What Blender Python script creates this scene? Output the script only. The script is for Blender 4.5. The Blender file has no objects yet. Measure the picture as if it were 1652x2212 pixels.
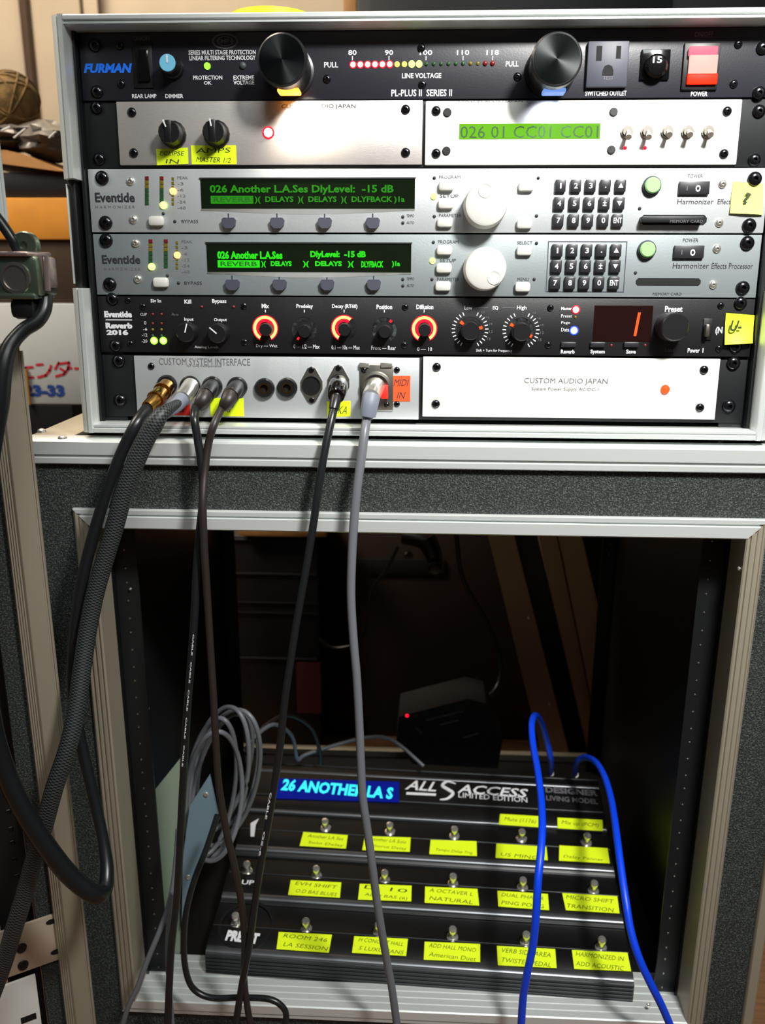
import bpy, bmesh, math, random
from mathutils import Vector, Matrix
random.seed(7)
S = 0.001                                   # everything below is laid out in millimetres
SC = bpy.context.scene
COL = SC.collection

# ------------------------------------------------------------------ camera
FPX, PITCH, YAW, ROLL = 1868.4107, 0.2767, 0.0465, 0.0032
CAM = Vector((244.146, -653.978, 110.579))
cp, sp, cyw, syw = math.cos(PITCH), math.sin(PITCH), math.cos(YAW), math.sin(YAW)
DIR = Vector((-syw*cp, cyw*cp, -sp)); _rt = Vector((cyw, syw, 0)); _up = _rt.cross(DIR)
RT = math.cos(ROLL)*_rt + math.sin(ROLL)*_up
UP = -math.sin(ROLL)*_rt + math.cos(ROLL)*_up
cd = bpy.data.cameras.new('camera'); cam = bpy.data.objects.new('camera', cd); COL.objects.link(cam)
cd.sensor_fit = 'HORIZONTAL'; cd.sensor_width = 36; cd.lens = FPX/1652*36; cd.clip_start = 0.01; cd.clip_end = 50
cd.dof.use_dof = True; cd.dof.focus_distance = 0.63; cd.dof.aperture_fstop = 11
cam.matrix_world = Matrix(((RT.x, UP.x, -DIR.x, CAM.x*S), (RT.y, UP.y, -DIR.y, CAM.y*S), (RT.z, UP.z, -DIR.z, CAM.z*S), (0, 0, 0, 1)))
SC.camera = cam
# ------------------------------------------------------------------ exposure, world, lights
SC.view_settings.view_transform = 'Standard'; SC.view_settings.look = 'None'
SC.view_settings.exposure = 0.0; SC.view_settings.gamma = 1.0; SC.view_settings.use_curve_mapping = False
w = bpy.data.worlds.new('world'); SC.world = w; w.use_nodes = True
w.node_tree.nodes['Background'].inputs[0].default_value = (0.75, 0.78, 0.85, 1)
w.node_tree.nodes['Background'].inputs[1].default_value = 0.045
def aim(o, loc, tgt):
    o.location = Vector(loc)*S
    o.rotation_euler = (Vector(tgt)-Vector(loc)).to_track_quat('-Z', 'Y').to_euler()
def lamp(name, kind, loc, tgt, power, color=(1, 1, 1), size=0.1, size_y=None, spot=None, blend=0.5):
    l = bpy.data.lights.new(name, kind); l.energy = power; l.color = color
    if kind == 'AREA':
        l.size = size
        if size_y: l.shape = 'RECTANGLE'; l.size_y = size_y
    elif kind == 'SPOT':
        l.shadow_soft_size = size; l.spot_size = math.radians(spot); l.spot_blend = blend
    else: l.shadow_soft_size = size
    o = bpy.data.objects.new(name, l); COL.objects.link(o); aim(o, loc, tgt); return o
lamp('ceiling_lamp', 'SPOT', (560, -560, 640), (420, 0, 60), 62, (1, 0.985, 0.95), size=0.065, spot=70, blend=0.9)
lamp('front_fill', 'AREA', (500, -1300, 1500), (250, 0, -100), 13, (0.93, 1, 0.98), size=0.7)  # unseen fill, added to brighten front surfaces the key misses
lamp('back_room_light', 'AREA', (-500, 900, 1500), (-200, 1400, 200), 26, (1, 0.86, 0.68), size=0.6)
lamp('shelf_fill', 'AREA', (-700, 0, 900), (-150, 450, 0), 13, (1, 0.9, 0.75), size=0.4)  # unseen warm fill, added to brighten the boxes behind at left

# ------------------------------------------------------------------ materials
def lin(c):
    return tuple((x/12.92 if x <= 0.04045 else ((x+0.055)/1.055)**2.4) for x in (v/255 for v in c))
def mat(name, rgb, rough=0.5, metal=0.0, emit=None, es=1.0, bump=0.0, bscale=400, var=0.0, vscale=30, stretch=None, spec=None, coat=0, aniso=0):
    m = bpy.data.materials.new(name); m.use_nodes = True
    nt = m.node_tree; b = nt.nodes['Principled BSDF']
    c = lin(rgb) + (1,)
    b.inputs['Base Color'].default_value = c; b.inputs['Roughness'].default_value = rough; b.inputs['Metallic'].default_value = metal
    if spec is not None: b.inputs['Specular IOR Level'].default_value = spec
    if coat: b.inputs['Coat Weight'].default_value = coat
    if emit:
        b.inputs['Emission Color'].default_value = lin(emit)+(1,); b.inputs['Emission Strength'].default_value = es
    if aniso:
        b.inputs['Anisotropic'].default_value = aniso
        tg = nt.nodes.new('ShaderNodeTangent'); tg.direction_type = 'RADIAL'; tg.axis = 'Y'
        nt.links.new(tg.outputs[0], b.inputs['Tangent'])
    if bump or var:
        tc = nt.nodes.new('ShaderNodeTexCoord'); mp = nt.nodes.new('ShaderNodeMapping')
        nt.links.new(tc.outputs['Object'], mp.inputs[0])
        if stretch: mp.inputs['Scale'].default_value = stretch
        if bump:
            n = nt.nodes.new('ShaderNodeTexNoise'); n.inputs['Scale'].default_value = bscale; n.inputs['Detail'].default_value = 3
            nt.links.new(mp.outputs[0], n.inputs['Vector'])
            bp = nt.nodes.new('ShaderNodeBump'); bp.inputs['Strength'].default_value = bump; bp.inputs['Distance'].default_value = 0.001
            nt.links.new(n.outputs[0], bp.inputs['Height']); nt.links.new(bp.outputs[0], b.inputs['Normal'])
        if var:
            n2 = nt.nodes.new('ShaderNodeTexNoise'); n2.inputs['Scale'].default_value = vscale; n2.inputs['Detail'].default_value = 4
            nt.links.new(mp.outputs[0], n2.inputs['Vector'])
            r = nt.nodes.new('ShaderNodeValToRGB')
            r.color_ramp.elements[0].position = 0.3; r.color_ramp.elements[1].position = 0.7
            r.color_ramp.elements[0].color = tuple(x*(1-var) for x in c[:3])+(1,)
            r.color_ramp.elements[1].color = tuple(min(1, x*(1+var)) for x in c[:3])+(1,)
            nt.links.new(n2.outputs[0], r.inputs[0]); nt.links.new(r.outputs[0], b.inputs['Base Color'])
    return m
def emat(name, rgb, es): return mat(name, (10, 10, 10), 0.5, emit=rgb, es=es, spec=0.1)
MT = {}
MT['black_panel'] = mat('black_panel', (34, 34, 42), 0.38, bump=0.05, bscale=900)
MT['reverb_black'] = mat('reverb_black', (20, 19, 22), 0.45, bump=0.05, bscale=900)
MT['brushed'] = mat('brushed', (196, 190, 186), 0.42, 0.55, bump=0.12, bscale=300, stretch=(1, 1, 22), var=0.07, vscale=260)
MT['white_panel'] = mat('white_panel', (236, 234, 228), 0.5, 0.15)
MT['proc_lit_tone'] = mat('proc_lit_tone', (196, 200, 202), 0.45, 0.45, bump=0.06, bscale=700)  # lighter base colour holds the stronger light on the upper processor
MT['proc_grey'] = mat('proc_grey', (138, 146, 148), 0.5, 0.35, bump=0.06, bscale=700)
MT['patch_panel'] = mat('patch_panel', (196, 200, 202), 0.42, 0.5, bump=0.05, bscale=600)
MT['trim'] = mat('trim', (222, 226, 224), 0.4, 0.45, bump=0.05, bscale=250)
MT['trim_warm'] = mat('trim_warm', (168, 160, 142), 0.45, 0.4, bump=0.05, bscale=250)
MT['rail'] = mat('rail', (26, 28, 30), 0.5, 0.3)
MT['hole'] = mat('hole', (4, 4, 4), 0.8)
MT['black'] = mat('black', (14, 14, 15), 0.45)
MT['gloss_black'] = mat('gloss_black', (10, 10, 11), 0.12, coat=0.5)
MT['knob'] = mat('knob', (22, 22, 24), 0.35)
MT['tube_face'] = mat('tube_face', (12, 17, 17), 0.34, 0.6, aniso=0.85)
MT['dark_screw'] = mat('dark_screw', (60, 60, 64), 0.18, 0.9)
MT['chrome'] = mat('chrome', (235, 232, 224), 0.24, 0.85)
MT['steel'] = mat('steel', (175, 170, 160), 0.3, 0.95)
MT['gold'] = mat('gold', (200, 150, 80), 0.2, 1.0)
MT['white_plastic'] = mat('white_plastic', (206, 204, 198), 0.4)
MT['soft_key'] = mat('soft_key', (62, 64, 76), 0.5)
MT['key'] = mat('key', (36, 36, 40), 0.4)
MT['green_key'] = mat('green_key', (150, 205, 130), 0.45)
MT['blue_cap'] = mat('blue_cap', (112, 190, 222), 0.5)
MT['ink_white'] = mat('ink_white', (225, 225, 228), 0.6)
MT['ink_grey'] = mat('ink_grey', (98, 96, 100), 0.6)
MT['ink_black'] = mat('ink_black', (40, 38, 46), 0.6)
MT['ink_blue'] = mat('ink_blue', (20, 120, 255), 0.5, emit=(0, 50, 255), es=0.0)
MT['ink_red'] = mat('ink_red', (205, 30, 58), 0.6)
MT['ink_navy'] = mat('ink_navy', (30, 66, 150), 0.6)
MT['pen'] = mat('pen', (42, 60, 8), 0.6)
MT['tape'] = mat('tape', (226, 250, 20), 0.55, bump=0.1, bscale=150)
MT['note'] = mat('note', (244, 248, 110), 0.6)
MT['red_tape'] = mat('red_tape', (226, 40, 26), 0.55)
MT['orange_tape'] = mat('orange_tape', (250, 84, 34), 0.55)
MT['screen'] = mat('screen', (14, 22, 10), 0.08, coat=0.6)
MT['red_screen'] = mat('red_screen', (30, 12, 12), 0.15)
MT['lcd'] = emat('lcd', (120, 210, 0), 0.95)
MT['lcd_ink'] = mat('lcd_ink', (22, 70, 12), 0.6)
MT['vfd'] = emat('vfd', (40, 235, 20), 1.0)
MT['vfd_dim'] = emat('vfd_dim', (50, 190, 10), 0.55)
MT['vfd_dark'] = mat('vfd_dark', (10, 70, 6), 0.5, emit=(10, 90, 5), es=0.5)
MT['vfd_back'] = emat('vfd_back', (10, 44, 6), 0.5)
MT['blue_glow'] = emat('blue_glow', (0, 22, 150), 0.75)
MT['cyan'] = emat('cyan', (60, 235, 250), 1.3)
MT['led_red'] = emat('led_red', (255, 20, 40), 2.6)
MT['led_hot'] = emat('led_hot', (255, 214, 190), 3.0)
MT['led_yellow'] = emat('led_yellow', (255, 226, 90), 2.4)
MT['led_lime'] = emat('led_lime', (215, 255, 120), 2.6)
MT['led_green'] = emat('led_green', (150, 240, 60), 1.8)
MT['led_blue'] = emat('led_blue', (30, 60, 255), 3.5)
MT['led_white'] = emat('led_white', (235, 240, 255), 3.2)
MT['led_amber'] = emat('led_amber', (255, 190, 110), 2.6)
MT['ring_hot'] = emat('ring_hot', (255, 226, 130), 1.5)
MT['ring_red'] = emat('ring_red', (235, 20, 50), 1.5)
MT['ring_off'] = mat('ring_off', (70, 74, 76), 0.5)
MT['digit'] = emat('digit', (255, 80, 30), 2.0)
MT['dim_red'] = mat('dim_red', (110, 20, 26), 0.4)
MT['dim_green'] = mat('dim_green', (30, 74, 34), 0.4)
MT['dim_yellow'] = mat('dim_yellow', (110, 96, 20), 0.4)
MT['rocker_top'] = emat('rocker_top', (255, 130, 155), 1.1)
MT['rocker_hot'] = emat('rocker_hot', (255, 200, 185), 1.2)
MT['rocker_red'] = emat('rocker_red', (255, 50, 10), 1.5)
MT['lamp_warm'] = emat('lamp_warm', (255, 160, 60), 3.0)
MT['lamp_cool'] = emat('lamp_cool', (120, 160, 235), 1.0)
MT['cable_black'] = mat('cable_black', (26, 28, 30), 0.32)
MT['cable_dark'] = mat('cable_dark', (40, 34, 32), 0.45)
MT['cable_grey'] = mat('cable_grey', (104, 106, 112), 0.4)
MT['cable_blue'] = mat('cable_blue', (4, 66, 228), 0.4)
MT['plug_grey'] = mat('plug_grey', (118, 124, 138), 0.5)
MT['plate_green'] = mat('plate_green', (150, 166, 146), 0.55, 0.2, bump=0.05, bscale=500)
MT['plate_blue'] = mat('plate_blue', (120, 146, 160), 0.5, 0.2)
MT['plate_warm'] = mat('plate_warm', (206, 190, 172), 0.45, 0.35, bump=0.05, bscale=500)
MT['board_black'] = mat('board_black', (9, 9, 10), 0.42, 0.0)
MT['board_lip'] = mat('board_lip', (120, 122, 126), 0.34, 0.8)
MT['board_rib'] = mat('board_rib', (56, 58, 60), 0.4, 0.6)
MT['wall'] = mat('wall', (184, 168, 146), 0.85, var=0.1, vscale=6)
MT['floor'] = mat('floor', (120, 84, 52), 0.6, var=0.25, vscale=20, stretch=(1, 12, 1))
MT['wood'] = mat('wood', (176, 124, 70), 0.6, var=0.2, vscale=30, stretch=(1, 8, 1))
MT['orange_card'] = mat('orange_card', (226, 146, 44), 0.7, var=0.08, vscale=30)
MT['brown_card'] = mat('brown_card', (66, 46, 30), 0.8, var=0.12, vscale=20)
MT['white_card'] = mat('white_card', (214, 216, 214), 0.7)
MT['tan'] = mat('tan', (186, 130, 50), 0.7)
MT['yellow_plastic'] = mat('yellow_plastic', (250, 240, 60), 0.5)
MT['wicker'] = mat('wicker', (112, 84, 40), 0.8, bump=0.8, bscale=160, var=0.45, vscale=60)
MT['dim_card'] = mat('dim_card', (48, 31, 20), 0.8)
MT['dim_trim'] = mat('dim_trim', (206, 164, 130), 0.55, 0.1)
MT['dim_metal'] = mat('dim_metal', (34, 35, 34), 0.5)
MT['clear_bag'] = mat('clear_bag', (104, 96, 88), 0.3, bump=0.5, bscale=40)
MT['green_metal'] = mat('green_metal', (126, 140, 120), 0.25, 0.85)
MT['pink_metal'] = mat('pink_metal', (200, 176, 172), 0.25, 0.8)
MT['red_card'] = mat('red_card', (70, 14, 18), 0.7)
def carpet():
    m = bpy.data.materials.new('carpet'); m.use_nodes = True; nt = m.node_tree; b = nt.nodes['Principled BSDF']
    tc = nt.nodes.new('ShaderNodeTexCoord')
    n = nt.nodes.new('ShaderNodeTexNoise'); n.inputs['Scale'].default_value = 800; n.inputs['Detail'].default_value = 2; n.inputs['Roughness'].default_value = 0.7
    nt.links.new(tc.outputs['Object'], n.inputs['Vector'])
    r = nt.nodes.new('ShaderNodeValToRGB'); e = r.color_ramp.elements
    e[0].position = 0.36; e[0].color = lin((20, 23, 23))+(1,); e[1].position = 0.74; e[1].color = lin((104, 112, 108))+(1,)
    k = e.new(0.52); k.color = lin((44, 49, 47))+(1,)
    nt.links.new(n.outputs[0], r.inputs[0]); nt.links.new(r.outputs[0], b.inputs['Base Color'])
    b.inputs['Roughness'].default_value = 0.75
    bp = nt.nodes.new('ShaderNodeBump'); bp.inputs['Strength'].default_value = 0.9; bp.inputs['Distance'].default_value = 0.0012
    nt.links.new(n.outputs[0], bp.inputs['Height']); nt.links.new(bp.outputs[0], b.inputs['Normal'])
    return m
MT['carpet'] = carpet()
def braid():
    m = bpy.data.materials.new('braid'); m.use_nodes = True; nt = m.node_tree; b = nt.nodes['Principled BSDF']
    uv = nt.nodes.new('ShaderNodeUVMap'); ck = nt.nodes.new('ShaderNodeTexChecker'); ck.inputs['Scale'].default_value = 1
    ck.inputs['Color1'].default_value = lin((12, 13, 14))+(1,); ck.inputs['Color2'].default_value = lin((66, 71, 72))+(1,)
    nt.links.new(uv.outputs[0], ck.inputs[0]); nt.links.new(ck.outputs[0], b.inputs['Base Color']); b.inputs['Roughness'].default_value = 0.5
    return m
MT['braid'] = braid()

# ------------------------------------------------------------------ frames and pixel helpers
class Frame:
    def __init__(s, o, X, Y, Z): s.o = Vector(o); s.X = Vector(X); s.Y = Vector(Y); s.Z = Vector(Z)
    def w(s, p): return s.o + s.X*p[0] + s.Y*p[1] + s.Z*p[2]
    def l(s, q): q = Vector(q)-s.o; return Vector((q.dot(s.X), q.dot(s.Y), q.dot(s.Z)))
    def m4(s, p):
        q = s.w(p)*S
        return Matrix(((s.X.x, s.Y.x, s.Z.x, q.x), (s.X.y, s.Y.y, s.Z.y, q.y), (s.X.z, s.Y.z, s.Z.z, q.z), (0, 0, 0, 1)))
def ray(px, py): return DIR + RT*((px-826)/FPX) - UP*((py-1106)/FPX)
def hit(px, py, n, o):
    v = ray(px, py); return CAM + v*((Vector(o)-CAM).dot(n)/v.dot(n))
def Y(px, py, yy): return hit(px, py, Vector((0, 1, 0)), (0, yy, 0))
def Zp(px, py, zz): return hit(px, py, Vector((0, 0, 1)), (0, 0, zz))
W = Frame((0, 0, 0), (1, 0, 0), (0, 1, 0), (0, 0, 1))
T = 0.0361
FU = Frame((0, 0, 0), (1, 0, 0), (0, math.cos(T), -math.sin(T)), (0, math.sin(T), math.cos(T)))
def U(px, py, o=0.0):                       # point on the upper rack's face, o mm proud of it: local (u, -o, w)
    return FU.l(hit(px, py, FU.Y, FU.w((0, -o, 0))))

# ------------------------------------------------------------------ mesh builder (local millimetres)
class B:
    def __init__(s): s.v = []; s.f = []; s.uv = None
    def add(s, vs, fs):
        n = len(s.v); s.v += [tuple(v) for v in vs]; s.f += [tuple(i+n for i in f) for f in fs]; return s
    def box(s, x0, x1, y0, y1, z0, z1, bev=0.0):
        x0, x1 = min(x0, x1), max(x0, x1); y0, y1 = min(y0, y1), max(y0, y1); z0, z1 = min(z0, z1), max(z0, z1)
        if bev <= 0:
            vs = [(x, y, z) for x in (x0, x1) for y in (y0, y1) for z in (z0, z1)]
            return s.add(vs, [(0, 1, 3, 2), (4, 6, 7, 5), (0, 4, 5, 1), (2, 3, 7, 6), (0, 2, 6, 4), (1, 5, 7, 3)])
        b = min(bev, (x1-x0)/2.01, (y1-y0)/2.01, (z1-z0)/2.01)
        bm = bmesh.new(); bmesh.ops.create_cube(bm, size=1)
        for v in bm.verts: v.co = Vector(((x0+x1)/2+v.co.x*(x1-x0), (y0+y1)/2+v.co.y*(y1-y0), (z0+z1)/2+v.co.z*(z1-z0)))
        bmesh.ops.bevel(bm, geom=bm.edges[:], offset=b, segments=2, affect='EDGES', profile=0.5)
        bm.verts.index_update(); s.add([v.co[:] for v in bm.verts], [[v.index for v in f.verts] for f in bm.faces]); bm.free(); return s
    def lathe(s, c, prof, ax=(0, -1, 0), seg=24, sx=1.0):
        a = Vector(ax).normalized(); t = Vector((0, 0, 1)) if abs(a.z) < 0.9 else Vector((0, 1, 0))
        e1 = a.cross(t).normalized(); e2 = e1.cross(a); c = Vector(c)
        vs = []; fs = []; rings = []
        for r, h in prof:
            if r <= 1e-6: rings.append([len(vs)]); vs.append(c+a*h)
            else:
                rings.append(list(range(len(vs), len(vs)+seg)))
                vs += [c+a*h+(e1*(math.cos(2*math.pi*k/seg)*sx)+e2*math.sin(2*math.pi*k/seg))*r for k in range(seg)]
        for p, q in zip(rings, rings[1:]):
            if len(p) == 1 and len(q) == 1: continue
            for k in range(seg):
                k2 = (k+1) % seg
                if len(p) == 1: fs.append((p[0], q[k], q[k2]))
                elif len(q) == 1: fs.append((p[k], q[0], p[k2]))
                else: fs.append((p[k], q[k], q[k2], p[k2]))
        return s.add(vs, fs)
    def disc(s, c, r, h0, h1, ax=(0, -1, 0), seg=24, b=0.0, sx=1.0):
        b = min(b, abs(h1-h0)*0.9, r*0.9)
        pr = [(0, h0), (r, h0), (r, h1-b), (r-b, h1), (0, h1)] if b else [(0, h0), (r, h0), (r, h1), (0, h1)]
        return s.lathe(c, pr, ax, seg, sx)
    def prism(s, poly, y0, y1):             # poly in (x, z), extruded along y
        n = len(poly); vs = [(x, y0, z) for x, z in poly]+[(x, y1, z) for x, z in poly]
        return s.add(vs, [tuple(range(n)), tuple(range(2*n-1, n-1, -1))]+[(k, k+n, (k+1) % n+n, (k+1) % n) for k in range(n)])
    def prismx(s, poly, x0, x1):            # poly in (y, z), extruded along x
        n = len(poly); vs = [(x0, y, z) for y, z in poly]+[(x1, y, z) for y, z in poly]
        return s.add(vs, [tuple(range(n)), tuple(range(2*n-1, n-1, -1))]+[(k, k+n, (k+1) % n+n, (k+1) % n) for k in range(n)])
    def prismz(s, poly, z0, z1):
        n = len(poly); vs = [(x, y, z0) for x, y in poly]+[(x, y, z1) for x, y in poly]
        return s.add(vs, [tuple(range(n)), tuple(range(2*n-1, n-1, -1))]+[(k, k+n, (k+1) % n+n, (k+1) % n) for k in range(n)])
    def arc(s, c, r0, r1, a0, a1, y0, y1, n=28):   # flat ring segment in xz, angles in degrees clockwise from the top
        p = [math.radians(a0+(a1-a0)*k/n) for k in range(n+1)]
        vs = []
        for yy in (y0, y1):
            vs += [(c[0]+r1*math.sin(a), yy, c[2]+r1*math.cos(a)) for a in p]+[(c[0]+r0*math.sin(a), yy, c[2]+r0*math.cos(a)) for a in p]
        m = n+1; fs = []
        for k in range(n):
            fs += [(2*m+k, 2*m+k+1, 3*m+k+1, 3*m+k), (k, k+1, 2*m+k+1, 2*m+k), (m+k, 3*m+k, 3*m+k+1, m+k+1)]
        fs += [(0, 2*m, 3*m, m), (n, m+n, 3*m+n, 2*m+n)]
        return s.add(vs, fs)
    def tube(s, pts, r, seg=12, sub=6, closed=False, uvk=None):
        P = [Vector(p) for p in pts]; path = []
        n = len(P)
        rng = range(n) if closed else range(n-1)
        for i in rng:
            if closed: p0, p1, p2, p3 = P[i-1], P[i], P[(i+1) % n], P[(i+2) % n]
            else: p0, p1, p2, p3 = P[max(i-1, 0)], P[i], P[i+1], P[min(i+2, n-1)]
            for k in range(sub):
                t = k/sub
                path.append(0.5*((2*p1)+(p2-p0)*t+(2*p0-5*p1+4*p2-p3)*t*t+(3*p1-p0-3*p2+p3)*t**3))
        if not closed: path.append(P[-1])
        m = len(path); tg = []
        for i in range(m):
            a = path[(i-1) % m] if closed else path[max(i-1, 0)]; b = path[(i+1) % m] if closed else path[min(i+1, m-1)]
            tg.append((b-a).normalized())
        nrm = tg[0].orthogonal().normalized(); vs = []; ln = [0.0]
        for i in range(m):
            nrm = (nrm-tg[i]*nrm.dot(tg[i])).normalized(); bn = tg[i].cross(nrm)
            rr = r(i/(m-1)) if callable(r) else r
            vs += [path[i]+(nrm*math.cos(2*math.pi*k/seg)+bn*math.sin(2*math.pi*k/seg))*rr for k in range(seg)]
            if i: ln.append(ln[-1]+(path[i]-path[i-1]).length)
        fs = []
        for i in range(m if closed else m-1):
            j = (i+1) % m
            for k in range(seg): fs.append((i*seg+k, i*seg+(k+1) % seg, j*seg+(k+1) % seg, j*seg+k))
        if uvk and not s.v:
            s.uv = []
            for i in range(m-1):
                for k in range(seg):
                    s.uv += [(k*uvk[0]/seg, ln[i]*uvk[1]), ((k+1)*uvk[0]/seg, ln[i]*uvk[1]), ((k+1)*uvk[0]/seg, ln[i+1]*uvk[1]), (k*uvk[0]/seg, ln[i+1]*uvk[1])]
        if not closed: fs += [tuple(range(seg-1, -1, -1)), tuple(range((m-1)*seg, m*seg))]
        return s.add(vs, fs)
    def frame(s, rect, prof, side):         # one mitred side of a rectangular frame in xz; prof = [(inward, out)]
        x0, z0, x1, z1 = rect
        def cn(i, q): return [(x0+q, z0+q), (x1-q, z0+q), (x1-q, z1-q), (x0+q, z1-q)][i % 4]
        vs = []
        for c in (side, side+1): vs += [(cn(c, q)[0], -o, cn(c, q)[1]) for q, o in prof]
        n = len(prof)
        return s.add(vs, [tuple(range(n)), tuple(range(2*n-1, n-1, -1))]+[(k, k+n, (k+1) % n+n, (k+1) % n) for k in range(n)])
    def mesh(s, name, m, smooth=35):
        me = bpy.data.meshes.new(name); me.from_pydata([(a*S, b*S, c*S) for a, b, c in s.v], [], s.f)
        if s.uv:
            uvl = me.uv_layers.new(name='UVMap')
            for i, t in enumerate(s.uv): uvl.data[i].uv = t
        bm = bmesh.new(); bm.from_mesh(me); bmesh.ops.recalc_face_normals(bm, faces=bm.faces[:]); bm.to_mesh(me); bm.free()
        if isinstance(m, str): m = MT[m]
        me.materials.append(m); me.shade_smooth(); me.set_sharp_from_angle(angle=math.radians(smooth)); me.update()
        return me
ABS = {}                                     # object -> (frame, local mm position)
def thing(name, label, cat, fr=W, at=(0, 0, 0), group=None):
    o = bpy.data.objects.new(name, None); o.empty_display_size = 0.02; COL.objects.link(o)
    o.matrix_world = fr.m4(at); o['label'] = label; o['category'] = cat
    if group: o['group'] = group
    ABS[o] = (fr, Vector(at)); return o
def part(name, b, m, par, label=None, smooth=35):   # b's vertices are in the thing's frame; the part's origin is its own centre
    xs = [v[0] for v in b.v]; ys = [v[1] for v in b.v]; zs = [v[2] for v in b.v]
    c = Vector(((min(xs)+max(xs))/2, (min(ys)+max(ys))/2, (min(zs)+max(zs))/2))
    b.v = [(v[0]-c.x, v[1]-c.y, v[2]-c.z) for v in b.v]
    return put(name, b.mesh(name, m, smooth), c, par, label)
def put(name, me, c, par, label=None):
    fr, base = ABS[par]
    o = bpy.data.objects.new(name, me); COL.objects.link(o); o.parent = par; o.location = (Vector(c)-base)*S
    ABS[o] = (fr, Vector(c))
    if label: o['label'] = label
    return o
def struct(name, b, m):
    o = bpy.data.objects.new(name, b.mesh(name, m)); COL.objects.link(o); o['kind'] = 'structure'; return o
_tc = {}
def text_mesh(s, m, bold):
    k = (s, m, bold)
    if k not in _tc:
        cu = bpy.data.curves.new('t', 'FONT'); cu.body = s; cu.size = 1; cu.resolution_u = 2; cu.offset = bold
        o = bpy.data.objects.new('t', cu); COL.objects.link(o)
        me = bpy.data.meshes.new_from_object(o.evaluated_get(bpy.context.evaluated_depsgraph_get()))
        bpy.data.objects.remove(o); bpy.data.curves.remove(cu)
        xs = [v.co.x for v in me.vertices]; ys = [v.co.y for v in me.vertices]
        _tc[k] = (me, min(xs), max(xs), min(ys), max(ys))
    return _tc[k]
def text(s, x0, x1, z0, z1, y, m, par, bold=0.0, shear=0.0, flat=False, name='lettering', tilt=0.0):
    # lettering fitted into the rectangle; flat=True lays it in local xy at height y (for a board top)
    me0, a0, a1, b0, b1 = text_mesh(s, m, bold)
    me = me0.copy(); me.name = 'lettering'; me.materials.clear(); me.materials.append(MT[m])
    kx = (x1-x0)/(a1-a0); kz = (z1-z0)/(b1-b0); cx, cz = (x0+x1)/2, (z0+z1)/2
    for v in me.vertices:
        dx = (v.co.x-(a0+a1)/2)*kx + shear*(v.co.y-(b0+b1)/2)*kz; dz = (v.co.y-(b0+b1)/2)*kz
        dx, dz = dx*math.cos(tilt)-dz*math.sin(tilt), dx*math.sin(tilt)+dz*math.cos(tilt)
        v.co = Vector((dx, dz, 0))*S if flat else Vector((dx, 0, dz))*S
    me.update()
    return put(name, me, (cx, cz, y) if flat else (cx, y, cz), par)

# ------------------------------------------------------------------ the room
struct('floor', B().box(-1600, 1900, -1600, 1560, -622, -602), 'floor')
struct('wall_back', B().box(-1600, 1900, 1500, 1560, -602, 1500), 'wall')

# ------------------------------------------------------------------ repeated small pieces
_sm = {}
def screw(px, py, par, o=3.0, r=4.4, m='dark_screw', name='rack_screw', fr='U'):
    k = (r, m)
    if k not in _sm:
        b = B().lathe((0, 0, 0), [(0, 0), (r, 0), (r, r*0.18), (r*0.85, r*0.42), (r*0.5, r*0.58), (r*0.3, r*0.6), (r*0.28, r*0.25), (0, r*0.25)], seg=16)
        _sm[k] = b.mesh(name, m)
    p = U(px, py, o+r*0.3); p.y = -o
    return put(name, _sm[k], p, par)
def PR(x0, y0, x1, y1, o):                   # pixel rectangle -> u0,u1,w0,w1 on the rack face
    a = U(x0, (y0+y1)/2, o); b = U(x1, (y0+y1)/2, o); c = U((x0+x1)/2, y0, o); d = U((x0+x1)/2, y1, o)
    return a.x, b.x, d.z, c.z
def ptext(s, x0, y0, x1, y1, par, m='ink_white', o=3.0, bold=0.02, shear=0.0, tilt=0.0):
    u0, u1, w0, w1 = PR(x0, y0, x1, y1, o+0.2); return text(s, u0, u1, w0, w1, -(o+0.2), m, par, bold, shear, tilt=tilt)
def pbox(name, x0, y0, x1, y1, o0, o1, m, par, bev=0.0, label=None):
    u0, u1, w0, w1 = PR(x0, y0, x1, y1, o1); return part(name, B().box(u0, u1, -o1, -o0, w0, w1, bev), m, par, label)
def led(px, py, rpx, par, m, ring=None, o=3.0, name='indicator_light', label=None):
    p = U(px, py, o+1); r = rpx/3.0; b = B().lathe((p.x, -o, p.z), [(r, 0), (r*0.95, r*0.4), (r*0.6, r*0.75), (0, r*0.9)], seg=14)
    q = part(name, b, m, par, label)
    if ring: part('lens_ring', B().lathe((p.x, -o, p.z), [(r, 0), (r, 0.5), (r*1.35, 0.3), (r*1.35, 0)], seg=14), ring, q)
    return q
def tape(px0, py0, px1, py1, par, lines, o, m='tape', name='tape_label', ink='pen', skew=0.0, label=None):
    u0, u1, w0, w1 = PR(px0, py0, px1, py1, o+0.3); k = skew*(u1-u0)
    q = part(name, B().prism([(u0, w0), (u1, w0+k), (u1, w1+k), (u0, w1)], -o-0.35, -o), m, par, label)
    n = len(lines); h = (w1-w0)/n
    for i, t in enumerate(lines):
        text(t, u0+(u1-u0)*(0.12 if len(t) > 3 else 0.3), u1-(u1-u0)*(0.12 if len(t) > 3 else 0.3), w1-h*(i+0.78), w1-h*(i+0.26), -o-0.5, ink, q, -0.004, 0.25, tilt=random.uniform(-0.04, 0.04))
    return q

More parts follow.
